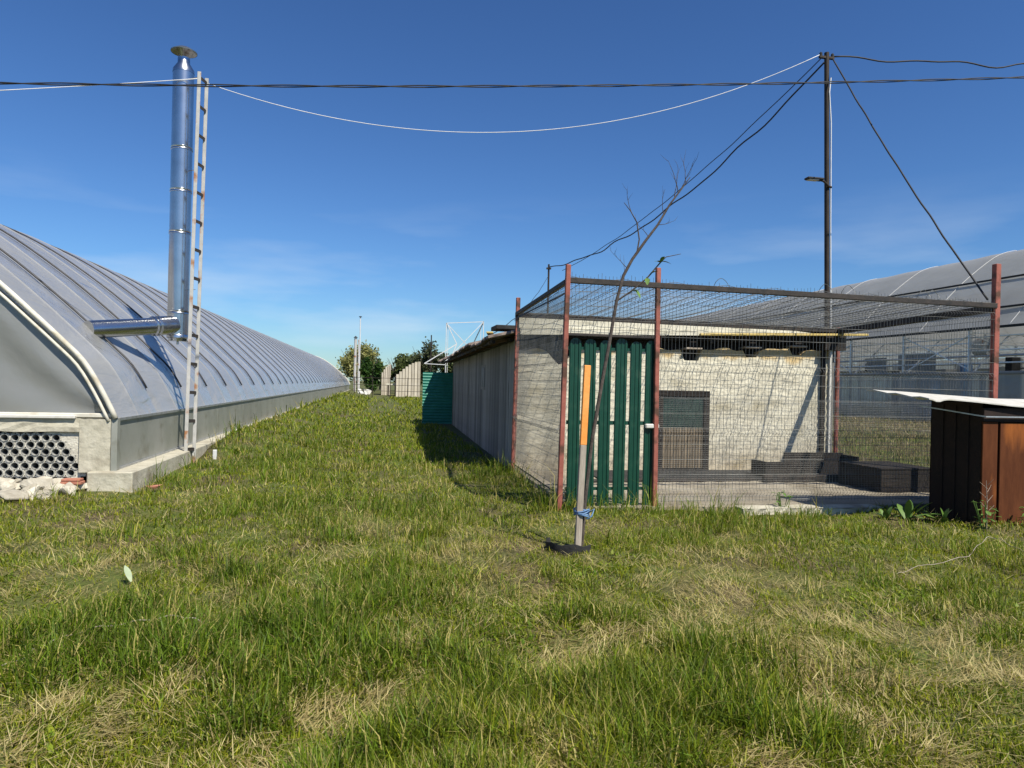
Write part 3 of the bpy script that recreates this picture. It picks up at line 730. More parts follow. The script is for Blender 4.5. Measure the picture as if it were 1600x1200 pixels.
o = rough_box(MB(), 3.7, 8.55, 11.0, 12.3, .04, .065, (20, 1, 1), .004).build('floor_dark_strip', 'tar'); tag(o, 'flat black strip added to darken the floor along the foot of the plastered wall', 'strip')  # black strip added to darken the shadowed floor at the wall foot
ck = thing('dark_crate', (8.2, 10.1, .04), 'low black wooden crate standing in the run beside the cabinet', 'crate')
for yy in (9.6, 10.6): MB().box(7.72, 8.66, yy, yy + .03, .04, .40).build('side_board', 'dark_wood', ck, bevel=.004)
for xx in (7.72, 8.63): MB().box(xx, xx + .03, 9.63, 10.6, .04, .40).build('end_board', 'dark_wood', ck, bevel=.004)
for q in range(5): MB().box(7.70, 8.68, 9.59 + q * .21, 9.78 + q * .21, .402, .425).build('lid_board', 'dark_wood', ck, bevel=.004)
o = MB().bar((3.3, 10.9, .06), (6.4, 11.0, .06), .18, .05).build('floor_plank', 'rail_dark', bevel=.005); tag(o, 'dark plank lying flat in front of the kennel door', 'plank')

# ------------------------------------------------------------------ green sheet screen at the far end of the shed
gs = MB(); P = []
for j in range(73):
    z = .02 + 1.96 * j / 72; P.append([(1.78 + 1.26 * i / 4, 26.95 - .018 * math.sin(2 * math.pi * z / .11) , z) for i in range(5)])
gs.grid(P); gs.grid([[(x, y + .006, z) for x, y, z in r_] for r_ in P])
o = gs.build('corrugated_screen', 'green_sheet', smooth=True); tag(o, 'green corrugated metal screen at the end of the grey plank wall', 'metal sheet')

# ------------------------------------------------------------------ rusty cabinet and its roofing sheet
cb = thing('rusty_cabinet', (8.2, 7.7, 0), 'rust-brown sheet steel cabinet under a white roofing sheet', 'cabinet')
KX, KY0, KY1 = 7.26, 7.30, 8.12
MB().box(KX, KX + .012, KY0 + .02, KY1, -.05, 1.50).build('side_wall', 'rust_shaded', cb)
for i in range(1, 4): MB().box(KX - .012, KX, KY0 + .2 * i, KY0 + .2 * i + .03, -.05, 1.46).build('side_rib', 'rust_shaded', cb)
MB().box(KX, 9.4, KY1 - .012, KY1, -.05, 1.52).build('back_wall', 'rust_shaded', cb)
MB().box(9.39, 9.4, KY0, KY1, -.05, 1.45).build('side_wall', 'rust_shaded', cb)
MB().box(KX, KX + .215, KY0, KY0 + .03, -.05, 1.27).build('front_panel', 'rust', cb, bevel=.004)
for i in range(5):
    MB().box(KX + .245 + i * .42, KX + .63 + i * .42, KY0 - .004, KY0 + .022, .0, 1.26 - .004 * i).build('door', 'rust', cb, bevel=.004)
MB().box(KX + .02, 9.38, KY0 + .04, KY0 + .07, -.05, 1.30).build('inner_frame', 'dark_void', cb)
MB().box(KX - .01, 9.41, KY0 - .02, KY0 + .02, 1.275, 1.44).build('lintel', 'rust_shaded', cb, bevel=.004)
MB().bar((KX - .02, KY0 - .05, 1.335), (9.4, KY0 - .05, 1.335), .015, .015).build('drip_rod', 'galv', cb)
MB().bar((KX - .02, KY0 - .05, 1.335), (6.9, KY1 - .2, 1.44), .015, .015).build('drip_rod', 'galv', cb)
m = MB(); P = []
for i in range(60):
    x = 6.42 + 3.1 * i / 59
    curl = .03 * math.exp(-((x - 6.55) / .07) ** 2) * -1 + .012 * math.sin(x * 3)
    P.append([(x, 7.21 + .02 * math.sin(x * 2) + 1.1 * j / 8, 1.455 + .0125 * j + .085 * (1 - min(1, (x - 6.42) / 1.9)) + curl * (1 - j / 8) + .010 * math.sin(2 * math.pi * j / 3.0)) for j in range(9)])
m.grid(P); m.grid([[(x, y, z - .014) for x, y, z in r_] for r_ in P])
m.grid([[r_[0], (r_[0][0], r_[0][1], r_[0][2] - .014)] for r_ in P]); m.grid([[p, (p[0], p[1], p[2] - .014)] for p in P[0]])
o = m.build('roofing_sheet', 'white_sheet', smooth='auto'); tag(o, 'wavy white roofing sheet laid over the rusty cabinet', 'roofing sheet')

# ------------------------------------------------------------------ pole, lamp, cables
pp = thing('utility_pole', (8.98, 12.75, 0), 'tall thin dark steel pole with lamp arm behind the shed corner', 'pole')
def px(z): return 8.985 - .030 * (z - 1.0) * .9
PY = 12.75
MB().tube([(px(-.1), PY, -.1), (px(2.7), PY, 2.7)], [.052, .050], 12).build('painted_base', 'red_paint', pp, smooth='auto')
MB().tube([(px(2.7), PY, 2.7), (px(5.0), PY, 5.0), (px(8.42), PY, 8.42)], [.052, .050, .047], 12).build('shaft', 'pole', pp, smooth='auto')
MB().tube([(px(2.7) + .062, PY - .03, 2.7), (px(5) + .055, PY - .04, 5), (px(7.0) + .07, PY - .04, 7.0), (px(7.6) + .02, PY - .06, 7.6), (px(7.9) + .06, PY - .05, 7.9)], .012, 6).build('conduit', 'rope', pp)
MB().box(px(8.4) - .16, px(8.4) + .16, PY - .03, PY + .03, 8.30, 8.34).build('crossbar', 'pole', pp)
for dx in (-.13, .13): MB().lathe([(.012, 8.3), (.03, 8.32), (.03, 8.4), (.012, 8.42)], (px(8.4) + dx, PY, 0), 10).build('insulator', 'tar', pp)
MB().tube([(px(5.72) + .06, PY - .06, 5.70), (px(5.72), PY - .07, 5.71), (8.70, PY - .12, 5.79), (8.62, PY - .13, 5.80)], .022, 8).build('lamp_arm', 'pole', pp, smooth='auto')
lh = MB().box(8.30, 8.66, PY - .21, PY - .06, 5.79, 5.835).build('lamp_head', 'tar', pp, bevel=.014)
MB().box(8.34, 8.55, PY - .195, PY - .075, 5.782, 5.79).build('lens', 'white_frame', lh)
top = Vector((px(8.34), PY, 8.34))
def cable(name, p, q, sag, r, m, label, wob=0, n=40, seed=1):
    rd = random.Random(seed); p = Vector(p); q = Vector(q); pts = []
    ph = [rd.uniform(0, 6) for _ in range(4)]
    for i in range(n + 1):
        f = i / n; c = p.lerp(q, f); c.z -= sag * 4 * f * (1 - f)
        w_ = wob * math.sin(math.pi * f) ** .4
        c.z += w_ * (math.sin(f * 31 + ph[0]) + .6 * math.sin(f * 57 + ph[1])); c.x += w_ * .5 * math.sin(f * 43 + ph[2])
        pts.append(c)
    o = MB().tube(pts, r, 6).build(name, m, smooth=True); return tag(o, label, 'cable')
YC = 11.0
o = thing('power_cable', (0, YC, 5.9), 'black twisted cable crossing the sky in front of the flue', 'cable')
def ctw(ph):
    pts = []
    for i in range(241):
        x = -16 + 36 * i / 240; z = 5.98 + .0765 * x + .0007 * (x - 2) ** 2 + .0 * x
        z = np.interp(x, [-16, -5.22, 2.03, 7.7, 11.65, 20], [4.95, 5.65, 6.33, 6.96, 7.5, 8.75]) if False else 6.118 + .1015 * x + .00135 * x * x
        t = x * 3.1 + ph; pts.append((x, YC + .014 * math.cos(t), z + .014 * math.sin(t)))
    return pts
MB().tube(ctw(0), .010, 5).build('strand', 'black_rubber', o, smooth=True); MB().tube(ctw(math.pi), .010, 5).build('strand', 'black_rubber', o, smooth=True)
cable('rope_line', top + Vector((-.16, 0, .02)), (-3.2, 14.0, 7.08), 1.22, .0065, 'rope', 'white rope sagging between the pole top and the ladder mast')
cable('rope_line', (-3.3, 13.75, 7.05), (-16, 13.6, 5.2), .12, .007, 'rope', 'white line leaving the ladder mast on the side away from the pole')
cable('feed_cable', top + Vector((-.05, 0, -.12)), (6.13, 25.0, 5.9), .85, .017, 'black_rubber', 'kinked black cable sagging from the pole down to the thin mast on the shed roof', .035, 60, 3)
cable('feed_cable', top + Vector((-.08, 0, .0)), (6.8, 25.6, 5.9), .45, .010, 'black_rubber', 'thin straight black cable running from the pole top towards the back of the shed', .01, 40, 5)
cable('guy_cable', top + Vector((.12, 0, .0)), (8.70, 8.72, 2.98), .12, .014, 'black_rubber', 'black cable slanting from the pole top down to the red post by the cabinet', .008, 40, 6)
cable('service_cable', top + Vector((.16, 0, .02)), (21, 12.6, 9.5), .15, .015, 'black_rubber', 'wavy black cable leaving the pole top away from the flue', .045, 70, 8)
cable('tail_cable', (6.13, 25, 5.6), (2.1, 13.1, 2.50), .25, .008, 'black_rubber', 'slack black wire dropping from the thin roof mast to the eaves', .01, 30, 9)
mk = thing('roof_mast', (6.13, 25, 2.7), 'thin rusty pipe mast standing on the shed roof', 'mast')
MB().tube([(6.13, 25, 2.7), (6.13, 25, 6.0)], .035, 8).build('pipe', 'pole', mk, smooth='auto'); MB().box(6.05, 6.21, 24.95, 25.05, 5.82, 5.88).build('crosspiece', 'pole', mk)

# ------------------------------------------------------------------ stake and sapling
st = thing('survey_stake', (1.98, 6.63, 0), 'square wooden stake with orange painted top beside the leaning sapling', 'stake')
a = Vector((1.975, 6.63, -.1)); b = Vector((2.035, 6.63, 1.80)); mid = a.lerp(b, (1.02 + .1) / 1.9)
MB().bar(a, mid, .062, .045, up=(0, 1, 0)).build('shaft', 'stake_wood', st, bevel=.004)
MB().bar(mid, b, .064, .047, up=(0, 1, 0)).build('painted_top', 'orange_paint', st, bevel=.004)
tie = MB()
for q in range(4):
    tie.tube([(2.02 + .075 * math.cos(t), 6.66 + .07 * math.sin(t), .335 + q * .014 + .012 * math.sin(t * 2 + q)) for t in np.linspace(0, 2 * math.pi, 15)], .008, 5)
tie.tube([(2.07, 6.60, .36), (2.12, 6.57, .40), (2.10, 6.58, .33), (2.05, 6.585, .30)], .009, 5)
o = tie.build('twine_tie', 'blue_tie', smooth=True); tag(o, 'blue plastic twine tying the sapling to the stake', 'twine')
tree = thing('sapling', (2.06, 6.76, 0), 'thin leafless sapling leaning over in front of the green gate', 'sapling')
tp = [(2.05, 6.75, -.05), (2.08, 6.75, .45), (2.14, 6.76, 1.04), (2.23, 6.76, 1.62), (2.30, 6.77, 2.01), (2.37, 6.77, 2.46), (2.44, 6.78, 2.72), (2.53, 6.78, 2.89), (2.67, 6.78, 3.09), (2.80, 6.79, 3.26), (2.93, 6.80, 3.48), (3.07, 6.80, 3.67), (3.15, 6.81, 3.78)]
MB().tube(tp, [.022, .021, .020, .019, .018, .017, .016, .015, .014, .012, .010, .007, .004], 8).build('trunk', 'bark', tree, smooth='auto')
rb = random.Random(21)
def branch(p, d, ln, r, depth):
    p = Vector(p); d = Vector(d).normalized(); pts = [p]; c = p.copy(); n = 5
    for i in range(n):
        d = (d + Vector((rb.uniform(-.22, .22), rb.uniform(-.22, .22), rb.uniform(-.12, .25)))).normalized(); c = c + d * ln / n; pts.append(c.copy())
    MB().tube(pts, [r * (1 - .7 * i / n) for i in range(n + 1)], 5).build('branch', 'bark', tree)
    if depth:
        for i in range(2, n + 1):
            if rb.random() < .75: 
                branch2.append((pts[i], (d + Vector((rb.uniform(-1, 1), rb.uniform(-.6, .6), rb.uniform(-.3, .8)))).normalized(), ln * .35, r * .45))
branch2 = []
MB().tube([(2.37, 6.77, 2.46), (2.51, 6.74, 2.56), (2.67, 6.72, 2.70), (2.80, 6.70, 2.86), (2.86, 6.70, 2.92), (3.02, 6.70, 2.96)], [.010, .009, .008, .007, .005, .003], 5).build('branch', 'bark', tree)
MB().tube([(2.58, 6.78, 2.97), (2.60, 6.78, 3.10), (2.57, 6.78, 3.27), (2.50, 6.78, 3.38), (2.43, 6.78, 3.46)], [.009, .008, .007, .005, .003], 5).build('branch', 'bark', tree)
branch((2.52, 6.78, 3.35), (-.3, .1, 1), .25, .004, 1); branch((2.70, 6.78, 3.13), (-.6, .2, .6), .22, .004, 1)
branch((2.80, 6.79, 3.26), (.9, .1, .2), .20, .004, 1); branch((2.86, 6.79, 3.38), (-.5, 0, .9), .25, .004, 1)
branch((2.98, 6.80, 3.55), (0, .1, 1), .32, .005, 1); branch((3.05, 6.8, 3.65), (.5, 0, .8), .30, .005, 1); branch((3.02, 6.8, 3.6), (-.2, 0, 1), .35, .005, 1)
branch((2.48, 6.78, 2.8), (-.8, 0, .5), .25, .004, 1); branch((3.1, 6.8, 3.72), (-.1, .1, 1), .30, .004, 1); branch((2.45, 6.78, 2.74), (.2, 0, 1), .2, .003, 0)
for p, d, ln, r in branch2: branch(p, d, ln, r, 0)
def leaf_mesh(p, d, ln, w, m, parent, name='leaf', bend=.3):
    p = Vector(p); d = Vector(d).normalized(); sd_ = d.cross(Vector((0, 0, 1)))
    if sd_.length < .1: sd_ = Vector((1, 0, 0))
    sd_.normalize(); P = []
    for i in range(6):
        f = i / 5; wv = w * math.sin(math.pi * min(.98, f * .92 + .06)) ** .8; c = p + d * ln * f - Vector((0, 0, bend * ln * f * f))
        P.append([c - sd_ * wv / 2 + Vector((0, 0, .12 * wv)), c, c + sd_ * wv / 2 + Vector((0, 0, .12 * wv))])
    mb = MB(); mb.grid(P); return mb.build(name, m, parent, smooth=True)
for (p, d) in (((2.80, 6.70, 2.86), (.2, -.5, .8)), ((2.80, 6.70, 2.86), (-.6, -.4, .2)), ((2.81, 6.70, 2.87), (.7, -.4, 0)), ((2.55, 6.73, 2.58), (.3, -.6, -.6)), ((2.5, 6.74, 2.55), (.5, -.4, .3)), ((2.67, 6.72, 2.7), (-.2, -.6, -.4)), ((2.70, 6.72, 2.74), (.5, -.5, .4))):
    leaf_mesh(p, d, .10, .05, 'leaf_green', tree)
o = MB(); P = []
for i in range(10):
    t = math.pi * (.75 + .9 * i / 9); P.append([(1.93 + .26 * math.cos(t), 6.62 + .20 * math.sin(t), -.02), (1.93 + .27 * math.cos(t), 6.62 + .21 * math.sin(t), .085 + .015 * math.sin(i * 2.1))])
o.grid(P); o.grid([[(x, y + .012, z) for x, y, z in r_] for r_ in P]); o.grid([[P[i][1], (P[i][1][0], P[i][1][1] + .012, P[i][1][2])] for i in range(10)])
o = o.build('curved_strip', 'tar', smooth='auto'); tag(o, 'curved dark strip standing round the foot of the stake', 'edging')  # thin near-black curved band in the grass at the stake foot

# ------------------------------------------------------------------ right greenhouse with open side
RX = 26.0; RY0, RY1 = 10.0, 100.0; SP = 11.0
rg_ = thing('multi_span_greenhouse', (31.5, 20, .2), 'big grey film greenhouse with open side vent beyond the wire run', 'greenhouse')
rp_ = smooth_prof([(0, 4.55), (.5, 5.1), (1.2, 5.9), (2.5, 7.15), (4.0, 8.3), (4.8, 8.72), (5.5, 8.9)], 18)
for s_ in range(2):
    x0 = RX + s_ * SP
    fp = [(x0 + t, z) for t, z in rp_] + [(x0 + SP - t, z) for t, z in rp_[-2::-1]]
    m = MB(); m.grid([[(x, y, z - .04 * math.sin(math.pi * ((y - RY0) / 3 % 1)) ** 2) for x, z in fp] for y in np.arange(RY0, RY1 + .1, 1.0)]); m.build('roof_film', 'film_right', rg_, smooth=True)
    r0 = MB().tube([(x, RY0, z + .0) for x, z in fp], .016, 6).build('hoop', 'rib_grey', rg_, smooth=True)
    for k in range(1, 19 if s_ == 0 else 10): dup(r0, (0, k * 5.0, 0), rg_)
    if s_ == 0:
        for kk in (4, 8):
            MB().tube([(fp[kk][0] - .05, RY0, fp[kk][1] + .05), (fp[kk][0] - .05, RY1, fp[kk][1] + .05)], .05, 5).build('film_clamp', 'tar', rg_)
MB().box(RX - .08, RX + .06, RY0, RY1, 4.46, 4.56).build('gutter', 'tar', rg_)
MB().tube([(RX - .06, RY0, 2.55), (RX - .06, RY1, 2.55)], .07, 8).build('curtain_roll', 'film_right', rg_, smooth='auto')
m = MB(); m.grid([[(RX + .02 * math.sin(z * 3 + y), y, z) for z in (.15, .8, 1.5, 2.0, 2.55)] for y in np.arange(RY0, RY1, 1.0)]); m.build('side_film', 'film_low', rg_, smooth=True)
m = MB(); m.grid([[(RX + 2 * SP, y, z) for z in (.1, 2, 4.5)] for y in np.arange(RY0, RY1, 2.0)]); m.build('side_film', 'film_low', rg_, smooth=True)
for x in (RX + .1, RX + SP, RX + 2 * SP - .1):
    c0 = MB().box(x - .05, x + .05, RY0 + 1, RY0 + 1.1, 0, 4.5).build('column', 'galv', rg_)
    for k in range(1, 22): dup(c0, (0, k * 4.0, 0), rg_)
xb0 = MB(); xb0.bar((RX + .2, RY0 + 1.1, 2.7), (RX + .2, RY0 + 5.0, 4.3), .05); xb0.bar((RX + .24, RY0 + 1.1, 4.3), (RX + .24, RY0 + 5.0, 2.7), .05); xb0.bar((RX + .28, RY0 + 1.1, 3.9), (RX + .28, RY0 + 5.1, 3.9), .05)
xb = xb0.build('cross_brace', 'bright_steel', rg_)
for k in range(2, 21, 2): dup(xb, (0, k * 4.0, 0), rg_)
for z in (3.0, 3.55, 4.15): MB().tube([(RX + .32, RY0, z), (RX + .32, RY1 - 5, z)], .035, 5).build('side_rail', 'bright_steel', rg_)
# trusses across each span: chords and diagonals
tm = MB()
for s_ in range(2):
    x0 = RX + s_ * SP
    tm.bar((x0, RY0 + 1, 4.35), (x0 + SP, RY0 + 1, 4.35), .06); tm.bar((x0, RY0 + 1, 3.85), (x0 + SP, RY0 + 1, 3.85), .05)
    for q in range(8):
        xa = x0 + SP * q / 8; xb = x0 + SP * (q + 1) / 8
        tm.bar((xa, RY0 + 1, 3.85 if q % 2 else 4.35), (xb, RY0 + 1, 4.35 if q % 2 else 3.85), .035)
t0 = tm.build('truss', 'white_frame', rg_)
for k in range(1, 22): dup(t0, (0, k * 4.0, 0), rg_)
d0 = MB().bar((RX + .15, RY0 + 1.1, 2.4), (RX + 2.2, RY0 + 1.1, 4.3), .06).build('knee_brace', 'white_frame', rg_)
for k in range(1, 22): dup(d0, (0, k * 4.0, 0), rg_)
for x, z, r_ in ((RX + .4, 3.3, .05), (RX + 3.0, 3.5, .04), (RX + 6.5, 3.0, .06), (RX + 9, 3.4, .04), (RX + 13, 3.2, .05)):
    MB().tube([(x, RY0, z), (x, RY1 - 10, z)], r_, 6).build('heating_pipe', 'galv', rg_, smooth='auto')
# gear hung inside
rr_ = random.Random(5)
gt_ = 'grey sheet hanging in the open side of the big greenhouse'
for (y, w_, z0, z1) in ((30.2, 2.6, 2.5, 3.6), (33.6, 1.8, 2.5, 3.5)):
    m = MB(); m.grid([[(RX + 1.2 + .05 * math.sin(i * 1.7), y + w_ * i / 8, z0 + (z1 - z0) * j / 4 + (.35 * i / 8 if j == 0 else 0)) for j in range(5)] for i in range(9)])
    o = m.build('hanging_sheet', 'grey_tarp', smooth=True); tag(o, gt_, 'sheet', 'grey sheets hung in the greenhouse')
o = thing('heater_drum', (27.2, 27.3, 3.2), 'pale rusty heater drum hanging in the open greenhouse side', 'heater')
MB().tube([(27.2, 27.0, 3.75), (27.2, 27.7, 3.75)], .42, 18).build('drum', 'white_metal', o, smooth='auto')
MB().tube([(27.2, 27.35, 4.1), (27.2, 27.35, 4.4)], .05, 6).build('hanger', 'galv', o); MB().tube([(27.2, 26.95, 3.75), (27.2, 27.0, 3.75)], .2, 12).build('nozzle', 'galv', o)
o = thing('blue_tank', (28.0, 25.2, .2), 'blue plastic tank standing inside the open greenhouse', 'tank')
MB().lathe([(.001, 3.95), (.30, 3.95), (.38, 3.85), (.40, 3.6), (.38, 3.55), (.40, 3.4), (.40, .3), (.001, .2)], (28.0, 25.2, 0), 20).build('drum', 'blue_drum', o, smooth='auto'); MB().lathe([(.12, 3.95), (.12, 4.02), (.001, 4.02)], (28.0, 25.2, 0), 14).build('lid', 'tar', o)
for i in range(40):
    y = 22 + 30 * rr_.random(); x = RX + 2 + 8 * rr_.random(); z = 2.0 + rr_.random() * .9
    o = MB().box(x, x + rr_.uniform(.2, .7), y, y + rr_.uniform(.2, .9), z - 1.9, z + rr_.uniform(.2, .9)).build('stacked_gear', rr_.choice(['white_frame', 'white_frame', 'grey_tarp', 'white_sheet', 'cream_board', 'tar', 'blue_drum']), bevel=.02)
    tag(o, 'upright piece of gear stacked inside the open greenhouse', 'gear', 'gear stored inside the big greenhouse')

# ------------------------------------------------------------------ far things down the track
lf = thing('lattice_frame', (3.9, 33, 0), 'white steel lattice frame rising behind the shed roof', 'steel frame')
def bb(p, q, w=.05): MB().bar(p, q, w * .6, w * .6).build('bar', 'white_frame', lf)
yA, yB = 32.6, 34.0
z1 = 4.35
def s33(px_): return px_
bb((3.18, yA, 0), (3.18, yA, z1)); bb((4.92, yA, 0), (4.92, yA, 4.5)); bb((3.18, yA, z1), (4.92, yA, 4.48)); bb((3.18, yA, z1), (4.92, yA, 2.6)); bb((3.18, yA, 2.6), (4.92, yA, 4.48))
bb((3.4, yB, 0), (3.4, yB, 4.2), .04); bb((5.0, yB, 0), (5.0, yB, 4.4), .04); bb((3.25, yA, z1 - .1), (3.68, yA, 3.4), .06); bb((3.68, yA, 3.4), (3.4, yA, 2.7), .06); bb((3.68, yA, 3.4), (2.2, yA, 2.45), .07); bb((2.2, yA, 2.45), (3.2, yA, 2.42), .05)
bb((4.92, yA, 4.48), (4.5, yB, 3.2), .06); bb((3.18, yA, z1), (3.4, yB, 4.2), .04)
def farhall(x0, x1, y0, y1, zl, zr, lab):
    t = thing('board_shed', ((x0 + x1) / 2, y0, 0), lab, 'shed')
    n_ = max(5, int((x1 - x0) / .3)); wd_ = (x1 - x0) / n_
    for i in range(n_):
        a_ = x0 + i * wd_; z_ = zl + (zr - zl) * math.sin(math.pi / 2 * (i + .5) / n_)
        MB().box(a_ + .02, a_ + wd_ - .03, y0, y0 + .06, 0, z_).build('board', 'far_cream', t)
    MB().prism([(x0, 0), (x1, 0), (x1, zr - .1), (x0 + (x1 - x0) * .4, zl + (zr - zl) * .5), (x0, zl - .1)], y0 + .08, y1).build('body', 'eave_wood', t)
farhall(2.15, 4.7, 75, 80, 2.2, 3.75, 'cream board shed with curved top farther down the track')
farhall(.7, 1.75, 82, 88, 2.4, 3.6, 'narrow cream board shed standing behind the dark bush')
fg = thing('track_gate', (2.0, 76, 0), 'low dark bench-like frame between the two cream board sheds', 'frame')
for x in (1.3, 2.1): MB().box(x, x + .1, 76, 76.1, 0, 1.25).build('leg', 'dark_wood', fg)
MB().box(1.2, 2.3, 75.9, 76.3, 1.2, 1.35).build('top', 'cream_board', fg)
ff_ = thing('wire_fence', (1.0, 72, 0), 'thin wire fence across the far end of the track', 'fence')
for x in np.arange(-2, 5, 1.75): MB().tube([(x, 72, 0), (x, 72, 2.0)], .04, 5).build('post', 'pole', ff_)
for z in (.6, 1.2, 1.9): MB().tube([(-2.2, 72, z), (4.8, 72, z)], .02, 4).build('wire', 'pole', ff_)
f2_ = thing('far_flue', (-2.4, 88, 0), 'distant white flue mast with dark cap beside the end of the film greenhouse', 'chimney')
MB().tube([(-2.45, 88, 0), (-2.45, 88, 6.75)], .16, 10).build('pipe', 'white_metal', f2_, smooth='auto'); MB().tube([(-2.05, 88, 0), (-2.1, 88, 6.6)], .07, 6).build('support', 'white_metal', f2_); MB().lathe([(.28, 6.8), (.001, 7.05)], (-2.45, 88, 0), 12).build('cap', 'tar', f2_)
f3_ = thing('far_mast', (-2.2, 100, 0), 'slim pale radio mast far behind the end of the film greenhouse', 'mast')
MB().tube([(-2.2, 100, 0), (-2.2, 100, 10.4)], [.10, .07], 8).build('pipe', 'white_frame', f3_); MB().lathe([(.2, 10.4), (.2, 10.5), (.001, 10.55)], (-2.2, 100, 0), 10).build('cap', 'tar', f3_)
for i, (x, y, s_) in enumerate(((-1.7, 84, .5), (-1.1, 83, .6), (-1.5, 82, .45), (-.8, 84.5, .5))):
    stone(x, y, s_ * .7, s_, s_ * .8, s_, 200 + i, 'white_sack', 'cloth_white', 'bulging white sack heaped by the end of the film greenhouse', 'sack', 'white sacks by the greenhouse end')
fp_ = thing('far_pole', (5.2, 60, 0), 'thin dark pole behind the lattice frame', 'pole'); MB().tube([(4.6, 60, 0), (4.6, 60, 5.6)], .05, 6).build('shaft', 'pole', fp_); MB().box(4.5, 4.7, 59.9, 60.1, 4.6, 5.0).build('box', 'tar', fp_)
def ftree(x, y, h, w, cols, label, seed, n=1600, bare=.0, cz=.58, ls=.22):
    rd = np.random.default_rng(seed); t = thing('tree', (x, y, 0), label, 'tree'); rnd = random.Random(seed)
    mt = MB(); mt.tube([(x, y, -.1), (x + .1, y, h * .3), (x, y, h * .6)], [.16, .12, .05], 7)
    for q in range(9):
        a_ = rnd.uniform(0, 6.28); mt.tube([(x, y, h * rnd.uniform(.2, .45)), (x + .5 * w * .5 * math.cos(a_), y + .5 * w * .5 * math.sin(a_), h * .6), (x + w * .42 * math.cos(a_), y + w * .42 * math.sin(a_), h * rnd.uniform(.75, .95))], [.06, .04, .015], 5)
    mt.build('trunk', 'bark', t)
    nc = 16; c = rd.normal(0, 1, (nc, 3)); c /= np.linalg.norm(c, axis=1)[:, None]; c *= rd.uniform(.3, .85, (nc, 1))
    ci = rd.integers(0, nc, n); pos = c[ci] + rd.normal(0, .17, (n, 3))
    pos = pos * np.array([w / 2, w / 2, h * (1 - cz) ]) + np.array([x, y, h * cz])
    pos = pos[pos[:, 2] > .3]; n = len(pos)
    u = rd.normal(0, 1, (n, 3)); u /= np.linalg.norm(u, axis=1)[:, None]; v = np.cross(u, rd.normal(0, 1, (n, 3))); v /= np.linalg.norm(v, axis=1)[:, None]
    sz = rd.uniform(.6, 1.2, (n, 1)) * ls
    V = np.stack([pos - u * sz, pos + v * sz * .5, pos + u * sz, pos - v * sz * .5], 1).reshape(-1, 3) - np.array([x, y, 0])
    F_ = np.arange(n * 4).reshape(n, 4)
    me = bpy.data.meshes.new('crown'); me.from_pydata(V.tolist(), [], F_.tolist()); me.materials.append(M['foliage'])
    k_ = rd.random((n, 1)); cc = np.array(cols[0]) * k_ + np.array(cols[1]) * (1 - k_); cc = np.repeat(np.hstack([cc, np.ones((n, 1))]), 4, 0)
    at_ = me.color_attributes.new('Col', 'FLOAT_COLOR', 'POINT'); at_.data.foreach_set('color', cc.astype(np.float32).ravel())
    o = bpy.data.objects.new('crown', me); COL.objects.link(o); o.parent = t
ftree(-2.6, 112, 7.6, 6.5, ((.20, .21, .06), (.28, .27, .10)), 'pale yellow-green willow behind the distant flue', 31, 5200, ls=.26)
ftree(-.6, 96, 5.0, 2.6, ((.03, .07, .015), (.05, .10, .02)), 'dense dark green bush at the end of the track', 32, 3200, cz=.5, ls=.26)
ftree(3.4, 95, 5.0, 4.6, ((.06, .09, .025), (.10, .12, .04)), 'olive green tree between the two cream board sheds', 33, 3600, ls=.28)
ftree(6.6, 90, 6.6, 5.0, ((.05, .07, .03), (.09, .10, .05)), 'loose grey-green tree behind the lattice frame', 34, 2800, ls=.24)
ftree(9.8, 92, 5.2, 4.4, ((.05, .08, .025), (.10, .12, .04)), 'low spreading tree behind the shed roof beside the lattice frame', 35, 3000, ls=.26)
ftree(.8, 125, 5.4, 6.0, ((.10, .13, .04), (.15, .17, .06)), 'rounded light green tree far beyond the narrow cream shed', 36, 3600, ls=.3)
ftree(6.0, 120, 6.0, 7.0, ((.07, .10, .03), (.12, .14, .05)), 'broad olive tree far beyond the curved cream shed', 37, 4000, ls=.3)
# ------------------------------------------------------------------ grass, straw, weeds
def dry_field(x, y):
    d = .28 * vnoise(x, y, 1.3, 21) + .40 * vnoise(x, y, .45, 22) + .32 * vnoise(x, y, .17, 23)
    d = .5 + 1.4 * (d - .5) - .10 * sst(6.5, 11, y)
    for bx, by, br_, am in ((-1.55, 3.6, .55, .35), (-2.6, 6.6, .8, .22), (1.3, 4.0, .4, .15), (2.6, 4.6, .7, .2), (3.6, 4.2, .6, .16), (1.1, 6.0, .45, .22), (1.9, 7.6, .5, .2), (3.1, 5.6, .6, .1), (.5, 8.0, .8, .12), (4.9, 4.0, .5, .18), (1.0, 11, 1.2, .12), (-2.4, 11.0, 1.2, .12)):
        d = d + .75 * am * np.exp(-((x - bx) ** 2 + (y - by) ** 2) / br_ ** 2)
    return d
def allowed(x, y):
    ok = x > -3.22
    ok |= (y < 10.35) & (x > -9)
    ok &= ~((x > 2.42) & (x < 8.95) & (y > 8.95) & (y < 27.3))
    ok &= ~((x > 3.2) & (x < 8.9) & (y > 8.58) & (y < 9.2))
    ok &= ~((x > KX + .03) & (x < 9.38) & (y > KY0 + .03) & (y < KY1 + .05))
    ok &= ~((x > 4.75) & (x < 6.7) & (y > 8.36) & (y < 8.9))
    ok &= ~((x < -3.95) & (x > -6.4) & (y > 9.2 + .9 * (x + 6.4) / 2.5) & (y < 10.8))
    ok &= ~((x > 25.5) & (y > 9))
    ok &= (np.hypot(x - 1.9, y - 6.75) > .17)
    return ok
def sample(n, r0, r1, pw, a0=-48, a1=72):
    u = rng.random(n); q = 1 - pw
    r = (r0 ** q + u * (r1 ** q - r0 ** q)) ** (1 / q); a = np.radians(rng.uniform(a0, a1, n))
    return r * np.sin(a), r * np.cos(a), r
